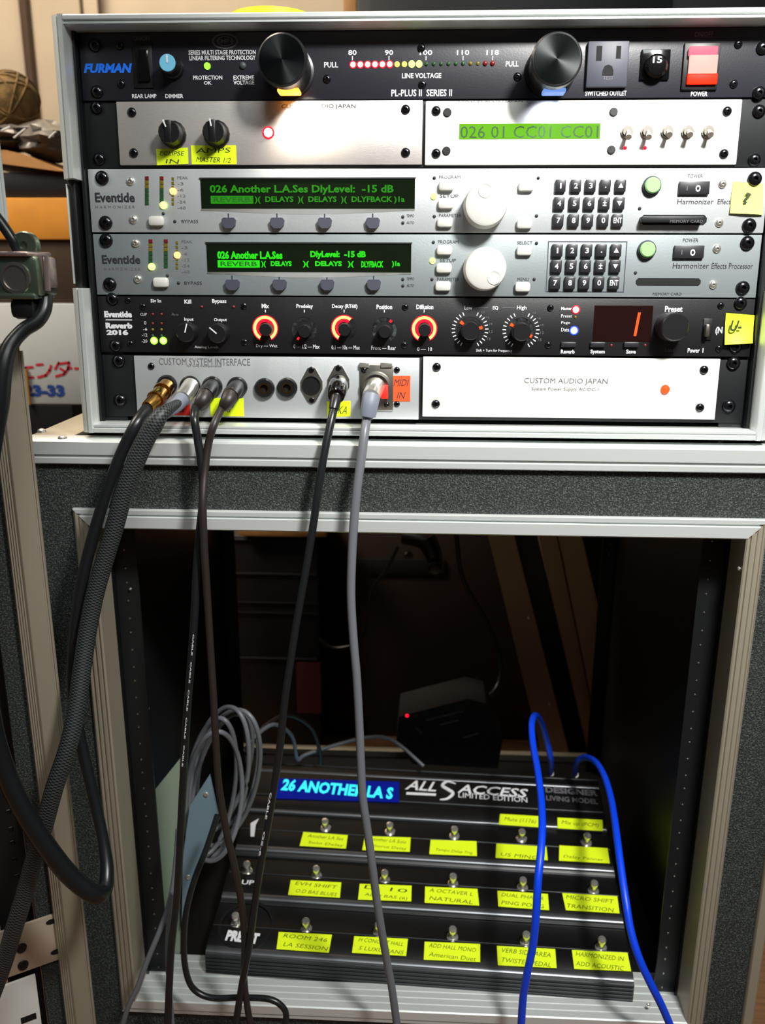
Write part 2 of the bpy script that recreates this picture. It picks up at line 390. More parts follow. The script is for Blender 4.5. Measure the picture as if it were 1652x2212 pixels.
# ------------------------------------------------------------------ upper rack case
RIM = [(0, -30), (0, 20.5), (1, 22), (3.2, 22), (3.7, 20), (4.3, 20), (4.7, 21), (5.9, 21), (6.5, 19), (6.5, 12), (7.0, 11), (7.0, 8), (6.5, 7), (6.5, -30)]
RC = thing('rack_case', 'black rack case with silver aluminium rims holding the stacked audio units', 'rack case', FU, (240, 0, -11.5))
RIMS = [(0, -30), (0, 17), (1, 18.5), (4.2, 20.5), (4.8, 19.2), (5.3, 19.2), (5.8, 22), (8.6, 22), (9.4, 20.6), (9.4, 14), (10.0, 13), (10.0, 9), (9.4, 8), (9.4, 4), (10, 3.5), (10, 0.4), (9.4, 0.4), (9.4, -30)]
for z0_, z1_, fl in ((-11.5, -5, 1), (266.8, 273.3, -1)):
    part('edge_trim', B().prismx([(-o, (z0_+q) if fl > 0 else (z1_-q)) for q, o in RIM], -3.2, 486.2), 'trim', RC)
def vtrim(x0, x1, z0, z1, fl):               # a run of side rim, cut off at the latch recess
    pr = [((x0+q) if fl > 0 else (x1-q), -o) for q, o in RIMS]
    return B().prismz(pr, z0, z1)
zl0, zl1 = U(165, 622, 22).z, U(140, 385, 22).z
for fl, x0, x1 in ((1, -12.5, -6), (-1, 489, 495.5)):
    part('edge_trim', vtrim(x0, x1, zl1, 273.3, fl), 'trim', RC)
    part('edge_trim', vtrim(x0, x1, -11.5, zl0, fl), 'trim', RC)
    xa = (x0+x1)/2
    d = part('latch_recess', B().box(xa-2.2, xa+3, -14, 26, zl0, zl1, 0.8), 'black', RC)
    part('recess_edge', B().box(xa-3.4 if fl > 0 else xa+3, xa-2.2 if fl > 0 else xa+4.2, -15, 20, zl0+3, zl1-3, 0.4), 'trim', d)
    part('recess_plate', B().box(xa-7 if fl > 0 else xa+3, xa-3.4 if fl > 0 else xa+8, -6, 20, zl0+12, zl1-24, 0.8), 'black', d)
    part('side_panel', B().box(x0, x0+5 if fl > 0 else x1, 30, 350, -11.5, 273.3), 'carpet', RC)
    # rack rail in front of which the units are screwed
    part('rack_rail', B().box(-6 if fl > 0 else 466, 16 if fl > 0 else 489, 0.2, 3, -5, 267), 'rail', RC)
    part('inner_liner', B().box(-3 if fl > 0 else 483.4, -0.9 if fl > 0 else 486, -9, 0, -5, 266.8), 'rail', RC)
part('top_panel', B().box(-12.5, 495.5, 30, 350, 266.8, 273.3), 'carpet', RC)
part('back_panel', B().box(-7, 490, 342, 348, -5, 266.8), 'black', RC)
part('bottom_panel', B().box(-12.5, 495.5, 30, 350, -11.5, -5), 'carpet', RC)
for u in (20, 463):
    for yy, hf in ((20, 23), (320, 12)): part('rubber_foot', B().lathe((u, yy, -11.6), [(0, 0), (11, 0), (9, hf), (0, hf)], ax=(0, 0, -1)), 'black', RC)

def unit(name, label, cat, w0, w1, m, u0=0, u1=482.6, o0=0.3, o1=3.0, depth=110, body=True, at=None, bev=0.4):
    t = thing(name, label, cat, FU, ((u0+u1)/2, 0, w0))
    part('faceplate', B().box(u0, u1, -o1, -o0, w0+0.3, w1-0.3, bev), m, t)
    if body: part('chassis', B().box(max(u0, 18)+2, min(u1, 464)-2, 3.2, depth, w0+1, w1-1), 'black', t)
    return t

# --- power conditioner
PC = unit('power_conditioner', 'black power conditioner with a row of red and yellow meter lights, topmost unit', 'audio unit', 222.6, 266.6, 'black_panel')
ptext('FURMAN', 183, 137, 283, 158, PC, 'ink_blue', bold=0.05, shear=0.25)
pbox('switch_frame', 287, 90, 329, 190, 3, 4, 'black', PC, 0.4)
pbox('rocker_switch', 295, 106, 321, 176, 3, 6, 'gloss_black', PC, 1)
for s_, a in (('ON/OFF', (287, 78, 325, 88)), ('REAR LAMP', (285, 203, 338, 212)), ('DIMMER', (357, 203, 396, 212)), ('SERIES MULTI STAGE PROTECTION', (407, 108, 552, 118)),
              ('LINEAR FILTERING TECHNOLOGY', (409, 120, 552, 130)), ('PROTECTION', (417, 163, 480, 172)), ('OK', (440, 175, 457, 183)), ('EXTREME', (504, 163, 549, 172)),
              ('VOLTAGE', (504, 174, 549, 183)), ('PULL', (700, 134, 730, 146)), ('PULL', (1092, 132, 1120, 144)), ('LINE VOLTAGE', (868, 158, 953, 169)),
              ('PL-PLUS\u2161' if False else 'PL-PLUS II  SERIES II', (845, 193, 976, 208)), ('SWITCHED OUTLET', (1264, 196, 1353, 207)), ('POWER', (1492, 197, 1528, 208)), ('ON/OFF', (1500, 68, 1540, 80))):
    ptext(s_, *a, PC, 'ink_grey' if s_ == 'ON/OFF' else 'ink_white')
p = U(486, 89, 3.2); part('oval_emblem', B().add(*(lambda n: ([(p.x+math.cos(2*math.pi*k/n)*r*1.9, -3.2, p.z+math.sin(2*math.pi*k/n)*r) for r in (4.9, 4.1, 3.1, 2.6) for k in range(n)], [(k, (k+1) % n, n+(k+1) % n, n+k) for k in range(n)]+[(2*n+k, 2*n+(k+1) % n, 3*n+(k+1) % n, 3*n+k) for k in range(n)]))(28)), 'ink_grey', PC)
ptext('SMP+', 470, 84, 503, 94, PC, 'ink_grey')
# dimmer knob
p = U(366, 140, 12)
kb = part('dimmer_knob', B().lathe((p.x, -3, p.z), [(0, 0), (7.8, 0), (7.4, 3), (6.6, 4), (6.3, 13), (5.8, 13.6), (0, 13.6)]), 'knob', PC)
p2 = Vector((p.x, -16.7, p.z)); part('knob_cap', B().disc(p2, 5.6, 0, 0.8, b=0.3), 'blue_cap', kb, 'light blue knob cap')
part('pointer', B().box(p2.x-0.5, p2.x+0.5, -17.8, -17.3, p2.z, p2.z+5), 'ink_white', kb)
led(447, 142, 7, PC, 'led_green', label='lit green light'); led(524, 141, 7, PC, 'ring_off', name='indicator_light')
# pull-out light tubes
for (px, py, lm, lb) in ((609, 128, 'lamp_warm', 'black pull-out lamp tube with a warm lens'), (1203, 127, 'lamp_cool', 'black pull-out lamp tube with a pale blue lens')):
    o1 = 36; p = U(px, py, o1); r = 16.6
    tb = part('lamp_tube', B().lathe((p.x, -3, p.z), [(0, 0), (r+0.6, 0), (r+0.6, 2), (r-1, 2.6), (r-1, o1-12), (r, o1-11.4), (r, o1-4.5), (r-1.2, o1-3), (0, o1-3)], seg=40), 'knob', PC, lb)
    part('lamp_tube_face', B().lathe((p.x, -o1+0.01, p.z), [(r-1.4, -0.2), (r-1.6, 0.5), (0, 0.6)], seg=40), 'tube_face', tb)
    part('lamp_lens', B().box(p.x-6, p.x+9, -o1+14, -o1+26, p.z-r-0.3, p.z-r+2.4, 0.8), lm, tb)
    lu = FU.w((p.x+(9 if lm == 'lamp_warm' else 0), -17, p.z-r-1.5)); lt = FU.w((p.x+(13 if lm == 'lamp_warm' else 0), -2, p.z-r-26))
    lamp('tube_light', 'SPOT', lu, lt, 0.75 if lm == 'lamp_warm' else 0.12, (1, 0.9, 0.74) if lm == 'lamp_warm' else (0.8, 0.88, 1), size=0.003, spot=120, blend=0.8)
for a in ((706, 170), (912, 182), (910, 103), (1118, 165), (1595, 95), (1585, 181), (258, 98), (261, 181)): screw(*a, PC, r=2.8, name='panel_screw')
for a in ((203, 97), (208, 198), (1648, 103), (1640, 200)): screw(*a, PC)
# meter
mx = [762+(1064-762)*k/19 for k in range(20)]
for k, x in enumerate(mx):
    yv = 139-3*k/19
    if k < 6: led(x, yv, 5.5, PC, 'led_hot', 'led_red')
    elif k < 8: led(x, yv, 5.5, PC, 'led_yellow')
    elif k < 10: led(x, yv, 7, PC, 'led_lime')
    elif k < 16: led(x, yv, 4, PC, 'dim_green')
    elif k < 18: led(x, yv, 4, PC, 'dim_yellow')
    else: led(x, yv, 5, PC, 'dim_red')
for s_, x, i in (('80', 761, 0), ('90', 840, 5), ('100', 920, 10), ('110', 1000, 15), ('118', 1064, 19)):
    ptext(s_, x-4.5*len(s_), 108, x+4.5*len(s_), 119, PC); pbox('scale_tick', x-1, 121, x+1, 130, 3, 3.2, 'ink_white', PC)
# outlet
ou = pbox('outlet', 1268, 88, 1357, 188, 3, 7, 'soft_key', PC, 0.8)
for a in ((1288, 99, 1300, 131), (1331, 99, 1341, 126)): pbox('outlet_slot', *a, 7, 7.2, 'hole', ou)
q = U(1313, 152, 7.1); part('ground_hole', B().prism([(q.x-3.6, q.z-3), (q.x+3.6, q.z-3), (q.x+3.6, q.z), (q.x+2.5, q.z+2.6), (q.x, q.z+3.6), (q.x-2.5, q.z+2.6), (q.x-3.6, q.z)], -7.3, -7), 'hole', ou)
ptext('TEST', 1302, 165, 1325, 172, ou, 'ink_grey', o=7)
br = pbox('breaker', 1384, 106, 1447, 172, 3, 5, 'gloss_black', PC, 0.6)
q = U(1418, 142, 9); part('breaker_button', B().lathe((q.x, -5, q.z), [(0, 0), (8, 0), (7.6, 4), (6, 5.5), (0, 6)]), 'gloss_black', br)
ptext('15', 1410, 122, 1430, 136, br, 'ink_white', o=11)
rk = pbox('switch_bezel', 1475, 92, 1553, 194, 3, 5, 'black', PC, 0.6)
pbox('rocker_upper', 1490, 99, 1551, 118, 5, 9, 'rocker_top', rk, 0.5, 'pink glowing top of the rocker')
pbox('rocker_middle', 1490, 118, 1550, 158, 5, 8.5, 'rocker_hot', rk, 0.3, 'white-hot glowing middle of the rocker')
pbox('rocker_lower', 1485, 158, 1550, 181, 5, 7.5, 'rocker_red', rk, 0.5, 'red glowing foot of the rocker')

# --- row of two half-width panels (upper)
SH = thing('rack_shelf', 'black rack shelf frame behind the two upper half-width panels', 'rack shelf', FU, (241, 0, 178.3))
part('shelf_plate', B().box(0, 482.6, -1.2, 0, 178.3, 222.2, 0.3), 'rail', SH)
part('shelf_tray', B().box(20, 462, 3.2, 230, 180, 181.5), 'black', SH)
for a in ((207, 232), (213, 343), (1640, 240), (1630, 345)): screw(*a, SH, o=1.2)
u0, u1, w0, w1 = PR(255, 220, 912, 357, 4)
KP = unit('dual_knob_panel', 'brushed half-width panel with two black knobs, two yellow tapes and a red light', 'audio panel', w0, w1+1, 'brushed', u0, u1, 1.4, 4, 200, False)
for a in ((284, 242), (876, 236), (288, 330), (876, 329)): screw(*a, KP, o=4, r=3.2, name='panel_screw')
for px, py, ang in ((368, 287, -22), (463, 286, -10)):
    p = U(px, py, 12); k = part('knob', B().lathe((p.x, -4, p.z), [(0, 0), (9.4, 0), (9.4, 2), (8.2, 3), (7.6, 12), (7, 12.6), (0, 12.6)], seg=14), 'knob', KP)
    part('knob_grip', B().box(p.x-2.2, p.x+2.2, -18.5, -16, p.z-7.4, p.z+7.4, 0.8), 'knob', k)
    part('pointer', B().add([(p.x+math.sin(math.radians(ang+d))*r, -18.8, p.z+math.cos(math.radians(ang+d))*r) for r, d in ((3, 9), (3, -9), (8, -4), (8, 4))], [(0, 1, 2, 3)]), 'ink_white', k)
tape(338, 322, 406, 357, KP, ['ECLIPSE', 'IN'], 4, skew=0.04, label='yellow tape under the left knob, upper patch')
tape(413, 314, 510, 355, KP, ['AMPS', 'MASTER 1/2'], 4, skew=0.0, label='wide yellow tape under the right knob')
led(579, 286, 9.5, KP, 'led_hot', 'led_red', o=4, label='lit red light')
ptext('CUSTOM AUDIO JAPAN', 608, 225, 768, 236, KP, 'ink_black', o=4, bold=0)
u0, u1, w0, w1 = PR(918, 215, 1597, 357, 4)
DP = unit('display_panel', 'white half-width panel with a green lit display and five toggle switches', 'audio panel', w0, w1, 'white_panel', u0, u1, 1.4, 4, 200, False, bev=0.8)
for a in ((942, 239), (942, 331), (1571, 240), (1564, 332)): screw(*a, DP, o=4, r=3.2, name='panel_screw')
for a in ((966, 243), (1325, 242), (964, 326), (1320, 324)):
    q = U(*a, 4.2); part('bolt_head', B().disc((q.x, -4, q.z), 2.9, 0, 1.0, b=0.4, seg=12), 'black', DP)
lc = pbox('display', 992, 267, 1296, 300, 4, 4.3, 'lcd', DP)
ptext('026 01 CC01 CC01', 994, 272, 1292, 298, lc, 'lcd_ink', o=4.3, bold=0.0)
ptext('CUSTOM AUDIO JAPAN', 990, 217, 1128, 222, DP, 'ink_grey', o=4, bold=0)
for i, x in enumerate((1355, 1398, 1442, 1486, 1530)):
    q = U(x, 284, 6); tg = part('toggle_switch', B().lathe((q.x, -4, q.z), [(0, 0), (4.2, 0), (4.2, 1.6), (3.2, 1.6), (3.2, 3.2), (0, 3.2)], seg=12), 'steel', DP)
    dz = -6.5 if i < 2 else -4.5
    part('lever', B().tube([(q.x, -7, q.z), (q.x, -10, q.z+dz*0.35), (q.x-0.4, -13, q.z+dz*0.75)], lambda t: 1.1+1.0*t, 10, 4), 'chrome', tg)
    if i < 2: led(x-4, 319, 3.4, DP, 'led_red', o=4)

# --- two effects processors
def processor(D, label, m, w0, w1, dim, o1):
    t = unit('effects_processor', label, 'audio unit', w0, w1, m, o1=o1, bev=0.5)
    for a in D['rs']: screw(*a, t, o=o1, r=5)
    for a in D['ss']: screw(*a, t, o=o1, r=3, m='chrome', name='panel_screw')
    ptext('Eventide', *D['name'], t, 'ink_black', o1, 0.03); ptext('H A R M O N I Z E R', *D['sub'], t, 'ink_grey', o1, 0)
    for i, x in enumerate(D['lad']):
        y0 = D['lady']
        for k, mm in enumerate(['dim_red', 'dim_yellow', 'dim_yellow', 'dim_green', 'dim_green', 'dim_green', 'dim_green']):
            pbox('ladder_segment', x-4, y0+k*9, x+4, y0+k*9+7.5, o1, o1+0.5, mm, t, 0)
    led(*D['lit'], 8, t, 'led_lime', o=o1, label='lit green light of the level ladder')
    x, y = D['amb']
    for k in range(-3, 4):
        if k: pbox('ladder_segment', x-2.5, y+k*9-3, x+2.5, y+k*9+3, o1, o1+0.4, 'dim_yellow', t)
    led(x, y, 7.5, t, 'led_amber', o=o1, label='lit amber light')
    for k, s_ in enumerate(('PEAK', '-3', '-6', '-12', '-24', '-40')): ptext(s_, x+10, y-32+k*13, x+10+5*len(s_)+3, y-26+k*13, t, 'ink_grey', o1, 0)
    def wbtn(px, py, hx=17, hy=11):
        a = PR(px-hx, py-hy, px+hx, py+hy, o1+4); part('push_button', B().box(a[0], a[1], -o1-4.2, -o1, a[2], a[3], 2.6), 'white_plastic', t)
    for a in D['wb']: wbtn(*a)
    x0, y0, x1, y1 = D['scr']
    u0, u1, v0, v1 = PR(x0, y0, x1, y1, o1+0.6)
    sc = part('screen', B().box(u0, u1, -o1-0.6, -o1, v0, v1), 'screen', t)
    part('screen_frame', B().frame((u0-0.8, v0-0.8, u1+0.8, v1+0.8), [(0, o1), (0, o1+1.2), (1.1, o1+1.2), (1.1, o1)], 2), 'black', t)
    # curved chamfer under the screen
    n = 16; vs = []
    for k in range(n+1):
        s_ = k/n; u = u0+(u1-u0)*s_; d = 1.0+2.6*math.sin(math.pi*s_)**1.2
        vs += [(u, -o1-1.5, v0-0.2), (u, -o1-0.1, v0-0.2-d), (u, -o1, v0-0.2)]
    fs = []
    for k in range(n):
        a, b = 3*k, 3*k+3; fs += [(a, b, b+1, a+1), (a+2, a, b, b+2) if False else (a, a+2, b+2, b)]
    part('screen_ledge', B().add(vs, fs), 'trim', t)
    vm = 'vfd_dim' if dim else 'vfd'
    for s_, a in D['txt']: ptext(s_, *a, sc, vm, o1+0.6, 0.05 if not dim else 0.03)
    pbox('highlight_bar', *D['hl'], o1+0.6, o1+0.75, vm, sc); ptext('REVERB', D['hl'][0]+6, D['hl'][1]+3, D['hl'][2]-6, D['hl'][3]-3, sc, 'vfd_dark', o1+0.75)
    for px, py in D['soft']:
        a = PR(px-15, py-11, px+15, py+12, o1+4); cx = (a[0]+a[1])/2
        s2 = part('soft_key', B().prism([(a[0], a[3]-1.4), (a[0]+1.2, a[3]), (a[1]-1.2, a[3]), (a[1], a[3]-1.4), (a[1]-0.6, a[2]+2), (cx+2.2, a[2]), (cx-2.2, a[2]), (a[0]+0.6, a[2]+2)], -o1-3.6, -o1), 'soft_key', t)
        pbox('pointer_line', px-1.2, py-20, px+1.2, py-11, o1, o1+0.2, 'ink_black', t)
    for (px, py) in D['dot']: led(px, py, 3.5, t, 'ink_black', o=o1)
    led(*D['lw'], 6.5, t, 'led_lime', o=o1, label='lit pale green mode light')
    for s_, a in D['lbl']: ptext(s_, *a, t, 'ink_black', o1, 0.0)
    # data wheel
    px, py = D['wheel']; q = U(px, py, o1+17)
    wh = part('data_wheel', B().lathe((q.x, -o1, q.z), [(0, 0), (15.3, 0), (14.9, 14), (14.2, 16.2), (12.5, 17), (0, 17.2)], seg=40), 'white_plastic', t)
    q = U(*D['dimp'], o1+17.3); part('finger_dimple', B().lathe((q.x, -o1-17.1, q.z), [(4.9, 0.0), (4.6, 0.4), (4.1, 0.1), (2.5, 0.15), (0, 0.12)], seg=20), 'white_plastic', wh)
    # keypad
    kx, ky, lab = D['kx'], D['ky'], ['123.\u25b2', '456\u00b1\u25bc', '7890E']
    if not dim:
        a = PR(kx[2][0]-18, ky[0]-20, kx[0][4]+20, ky[2]+20, o1)
        for s4 in range(4): part('keypad_border', B().frame((a[0], a[2], a[1], a[3]), [(0, o1), (0, o1+0.25), (0.6, o1+0.25), (0.6, o1)], s4), 'soft_key', t)
    for r in range(3):
        for c in range(5):
            px, py = kx[r][c], ky[r]; a = PR(px-11.5, py-14, px+11.5, py+14, o1+3)
            kk = part('key', B().box(a[0], a[1], -o1-3, -o1, a[2], a[3], 0.9), 'key', t)
            ch = lab[r][c]; hw = 4
            if ch == 'E': ch = 'ENT'; hw = 9
            if ch == '.': ptext('.', px-1.5, py+2, px+1.5, py+5, kk, 'ink_white', o1+3, 0)
            elif ch in '\u25b2\u25bc':
                d = 1 if ch == '\u25b2' else -1; cq = U(px, py, o1+3.2)
                part('arrow_mark', B().add([(cq.x-1.8, -o1-3.2, cq.z-1.4*d), (cq.x+1.8, -o1-3.2, cq.z-1.4*d), (cq.x, -o1-3.2, cq.z+1.8*d)], [(0, 1, 2)]), 'ink_white', kk)
            else:
                if ch == '1': hw = 1.6
                ptext(ch, px-hw, py-6, px+hw, py+6, kk, 'ink_white', o1+3, 0.02)
    q = U(*D['grn'], o1+4); g = part('round_button', B().lathe((q.x, -o1, q.z), [(0, 0), (6.5, 0), (6.5, 2), (5.9, 2.6), (0, 2.6)]), 'soft_key', t)
    part('button_cap', B().disc((q.x, -o1-2.6, q.z), 5.4, 0, 2.2, b=0.8), 'green_key', g, 'pale green button cap')
    q = pbox('power_rocker', *D['pow'], o1, o1+2.5, 'key', t, 0.6); x0, y0, x1, y1 = D['pow']; mx_, my = (x0+x1)/2, (y0+y1)/2+1
    ptext('O', mx_+2, my-7, mx_+13, my+8, q, 'ink_white', o1+2.5, 0.04); ptext('I', mx_-17, my-5, mx_-15, my+5, q, 'ink_grey', o1+2.5, 0.06)
    x0, y0, x1, y1 = D['slot']; a = PR(x0, y0, x1, y1, o1); h = (a[3]-a[2])/2
    part('card_slot', B().prism([(a[0], a[2]+h*0.6), (a[0]+h*0.6, a[2]), (a[1]-h*0.6, a[2]), (a[1], a[2]+h*0.6), (a[1], a[3]-h*0.6), (a[1]-h*0.6, a[3]), (a[0]+h*0.6, a[3]), (a[0], a[3]-h*0.6)], -o1-0.3, -o1), 'hole', t)
    if dim:
        pbox('memory_card', x0+3, y0+3, x1-6, y1-6, o1, o1+7, 'rail', t, 0.6); ptext('MEMORY CARD', x0+64, y0+11, x1-8, y0+17, t, 'ink_grey', o1+7, 0)
    return t
kx3 = [[1211, 1244, 1276, 1308, 1341], [1208, 1241, 1273, 1306, 1338], [1206, 1239, 1270, 1303, 1334]]
D3 = dict(rs=[(219, 384), (227, 481), (1631, 386), (1619, 487)], ss=[(281, 391), (287, 474), (1561, 397), (1554, 481)], name=(205, 416, 291, 437), sub=(206, 444, 291, 450),
  lad=(317, 349), lady=381, lit=(352, 443), amb=(373, 413), wb=[(336, 477), (964, 401), (963, 440), (961, 480), (1137, 402), (1133, 483)], scr=(434, 386, 896, 451),
  txt=[('026 Another L.A.Ses DlyLevel:  -15 dB', (453, 399, 850, 421)), (')(  DELAYS  )(  DELAYS  )(  DLYFBACK )1a', (550, 424, 874, 440))], hl=(455, 423, 547, 440),
  soft=[(493, 481), (598, 481), (701, 481), (805, 481)], dot=[(938, 384), (938, 467), (1163, 384), (1159, 466), (377, 478), (870, 468), (870, 481), (1382, 450), (352, 461)], lw=(937, 424),
  lbl=[('PROGRAM', (948, 379, 994, 386)), ('SETUP', (950, 420, 990, 427)), ('PARAMETER', (948, 462, 996, 469)), ('BYPASS', (392, 475, 428, 482)), ('TEMPO', (878, 463, 894, 469)), ('AUTO', (878, 478, 894, 484)),
       ('POWER', (1486, 376, 1518, 384)), ('Harmonizer', (1463, 430, 1541, 441)), ('Effects Processor', (1550, 430, 1640, 441))],
  wheel=(1050, 441), dimp=(1048, 412), kx=kx3, ky=[401, 439, 476], grn=(1410, 400), pow=(1467, 391, 1533, 420), slot=(1383, 464, 1526, 486))
E3 = processor(D3, 'upper silver effects processor with a dim green display and a pale sticky note', 'proc_lit_tone', 133.6, 177.6, True, 4.2)
kx4 = [[1204, 1236, 1268, 1299, 1331], [1202, 1234, 1265, 1297, 1329], [1199, 1231, 1262, 1294, 1326]]
D4 = dict(rs=[(228, 519), (236, 614), (1615, 525), (1605, 622)], ss=[(292, 525), (297, 603), (1549, 537), (1541, 615)], name=(220, 551, 303, 570), sub=(225, 578, 303, 584),
  lad=(325, 358), lady=517, lit=(327, 576), amb=(382, 551), wb=[(346, 610), (960, 540), (959, 579), (957, 618), (1133, 541), (1129, 620)], scr=(447, 526, 888, 588),
  txt=[('026 Another L.A.Ses', (469, 542, 610, 560)), ('DlyLevel:  -15 dB', (670, 542, 790, 560)), (')(   DELAYS', (564, 564, 630, 578)), (')(   DELAYS   )(', (654, 564, 764, 578)), ('DLYFBACK', (780, 564, 828, 578)), (')1a', (846, 564, 864, 578))], hl=(470, 562, 561, 578),
  soft=[(501, 615), (603, 615), (706, 615), (807, 615)], dot=[(936, 523), (933, 603), (1159, 525), (1154, 603), (385, 611), (870, 603), (870, 617), (1373, 589), (361, 595)], lw=(934, 563),
  lbl=[('PROGRAM', (946, 519, 990, 526)), ('SETUP', (950, 559, 985, 566)), ('PARAMETER', (944, 600, 992, 607)), ('BYPASS', (398, 608, 436, 615)), ('TEMPO', (878, 599, 894, 605)), ('AUTO', (878, 614, 894, 620)),
       ('SELECT', (1117, 521, 1150, 528)), ('MENU', (1117, 600, 1142, 607)), ('POWER', (1475, 515, 1508, 523)), ('Harmonizer', (1453, 568, 1531, 580)), ('Effects Processor', (1537, 568, 1626, 581)), ('MEMORY CARD', (1410, 632, 1472, 638))],
  wheel=(1049, 580), dimp=(1067, 600), kx=kx4, ky=[541, 575, 611], grn=(1399, 539), pow=(1456, 530, 1521, 558), slot=(1373, 601, 1513, 617))
E4 = processor(D4, 'lower grey effects processor with a bright green display, above the black reverb unit', 'proc_grey', 89.2, 133.2, False, 3.0)
# sticky notes
def sticky(name, label, poly, o, m, txt, tb, rise=3.5):
    t = thing(name, label, 'sticky note', FU, tuple(U(*poly[3], o)))
    pts = [U(x, y, o+0.4) for x, y in poly]; n = 8; vs = []
    for j in range(n+1):
        for i in range(n+1):
            s_, v = i/n, j/n; q = (pts[0]*(1-s_)+pts[1]*s_)*(1-v)+(pts[3]*(1-s_)+pts[2]*s_)*v
            vs.append((q.x, -o-0.4-rise*v*v*(0.6+0.4*math.sin(3*s_)), q.z))
    fs = [(j*(n+1)+i, j*(n+1)+i+1, (j+1)*(n+1)+i+1, (j+1)*(n+1)+i) for j in range(n) for i in range(n)]
    k = len(vs); vs += [(a, b+0.25, c) for a, b, c in vs]; fs += [tuple(x+k for x in f) for f in fs]
    part('paper', B().add(vs, fs), m, t)
    x0, y0, x1, y1 = tb; a = PR(x0, y0, x1, y1, o+4); text(txt, a[0], a[1], a[2], a[3], -o-rise*0.75-0.7, 'pen', t, 0.03, 0.2)
sticky('sticky_note', 'pale yellow sticky note with a question mark on the upper effects processor', [(1583, 392), (1649, 397), (1646, 464), (1575, 461)], 4.3, 'note', '?', (1608, 415, 1622, 440), 2)
sticky('sticky_note', 'bright yellow crumpled note marked U at the right end of the reverb unit', [(1568, 676), (1630, 681), (1622, 741), (1562, 744)], 3.2, 'tape', 'U-', (1577, 692, 1602, 716), 5)

# --- reverb unit
RV = unit('reverb_unit', 'black reverb unit with glowing red rings around its knobs', 'audio unit', 47.2, 88.8, 'reverb_black')
for a in ((241, 646), (248, 747), (1600, 655), (1590, 749)): screw(*a, RV, r=4.6)
for a in ((275, 648), (281, 742), (308, 662), (526, 661), (528, 739), (875, 663), (873, 745), (1189, 665), (1184, 745), (1553, 753), (1557, 660)): screw(*a, RV, r=2.4, name='panel_screw')
for s_, a, b_ in (('Eventide', (225, 672, 285, 686), .06), ('Reverb', (228, 697, 286, 710), .06), ('2016', (230, 712, 277, 724), .06), ('Sig In', (325, 646, 348, 656), .03), ('Kill', (398, 647, 413, 656), .03),
    ('Bypass', (458, 646, 489, 657), .03), ('CLIP', (303, 676, 317, 682), 0), ('0', (311, 694, 316, 701), 0), ('-6', (309, 708, 318, 714), 0), ('-12', (306, 720, 318, 727), 0), ('-20', (306, 733, 318, 740), 0), ('Input', (398, 686, 418, 695), .02), ('Output', (462, 687, 490, 696), .02), ('Analog Levels', (420, 747, 472, 754), 0), ('Aux', (370, 676, 386, 682), 0),
    ('Mix', (565, 656, 581, 666), .03), ('Predelay', (640, 657, 676, 668), .03), ('Decay (RT60)', (717, 657, 772, 668), .03), ('Position', (813, 658, 847, 668), .03), ('Diffusion', (899, 658, 936, 668), .03),
    ('Dry \u2014 Wet', (553, 744, 599, 752), .0), ('0 \u2014 1/2 \u2014 Max', (634, 744, 690, 753), 0), ('0.1 \u2014 10s \u2014 Max', (716, 746, 777, 755), 0), ('Front \u2014 Rear', (802, 747, 855, 756), 0), ('0 \u2014 10', (901, 750, 933, 758), 0),
    ('Low', (1003, 660, 1020, 669), .02), ('EQ', (1064, 661, 1076, 670), .03), ('High', (1116, 660, 1137, 671), .02), ('Shift + Turn for Frequency', (1028, 754, 1106, 762), 0), ('Master', (1212, 663, 1235, 670), .02), ('Preset', (1212, 679, 1235, 686), 0), ('Page', (1212, 694, 1231, 701), 0), ('Data', (1212, 708, 1229, 716), 0),
    ('Reverb', (1211, 755, 1241, 764), .03), ('System', (1275, 755, 1306, 766), .03), ('Save', (1352, 755, 1373, 764), .03), ('Preset', (1436, 661, 1474, 674), .03), ('Power', (1485, 752, 1511, 762), .02), ('Load', (1436, 752, 1456, 760), 0), ('(N', (1545, 706, 1560, 724), .03)):
    ptext(s_, *a, RV, 'ink_grey' if s_ in ('Load', 'Aux') else 'ink_white', bold=b_)
pbox('underline', 228, 690, 285, 692, 3, 3.2, 'ink_white', RV); pbox('switch_line', 1517, 752, 1519, 762, 3, 3.2, 'ink_white', RV)
for x in (1026, 1084): pbox('bracket_line', x, 664, x+28, 666, 3, 3.2, 'ink_grey', RV)
for r, (yv, mm) in enumerate(((679, 'dim_red'), (699, 'dim_red'), (712, 'dim_yellow'), (725, 'dim_green'))):
    for x in (329, 348): led(x, yv, 3, RV, mm)
for x in (332, 352): led(x, 736, 6.5, RV, 'led_lime', 'led_green', label='lit green signal light')
for a in ((435, 663), (504, 663), (1321, 746), (1394, 746)): led(*a, 3, RV, 'dim_red')
def rknob(px, py, r, par, ang, h=12, seg=20, ptr=True):
    q = U(px, py, 3+h*0.6); k = part('knob', B().lathe((q.x, -3, q.z), [(0, 0), (r, 0), (r*0.94, h-1), (r*0.85, h), (0, h)], seg=seg), 'knob', par)
    if ptr:
        d = Vector((math.sin(math.radians(ang)), 0, math.cos(math.radians(ang)))); e = Vector((d.z, 0, -d.x))*0.45; c = Vector((q.x, -3-h-0.15, q.z))
        part('pointer', B().add([c+e, c-e, c+d*r*0.9-e, c+d*r*0.9+e], [(0, 1, 2, 3)]), 'ink_white', k)
    return k, q
rknob(403, 718, 7.4, RV, 15); rknob(471, 720, 7.4, RV, -50)
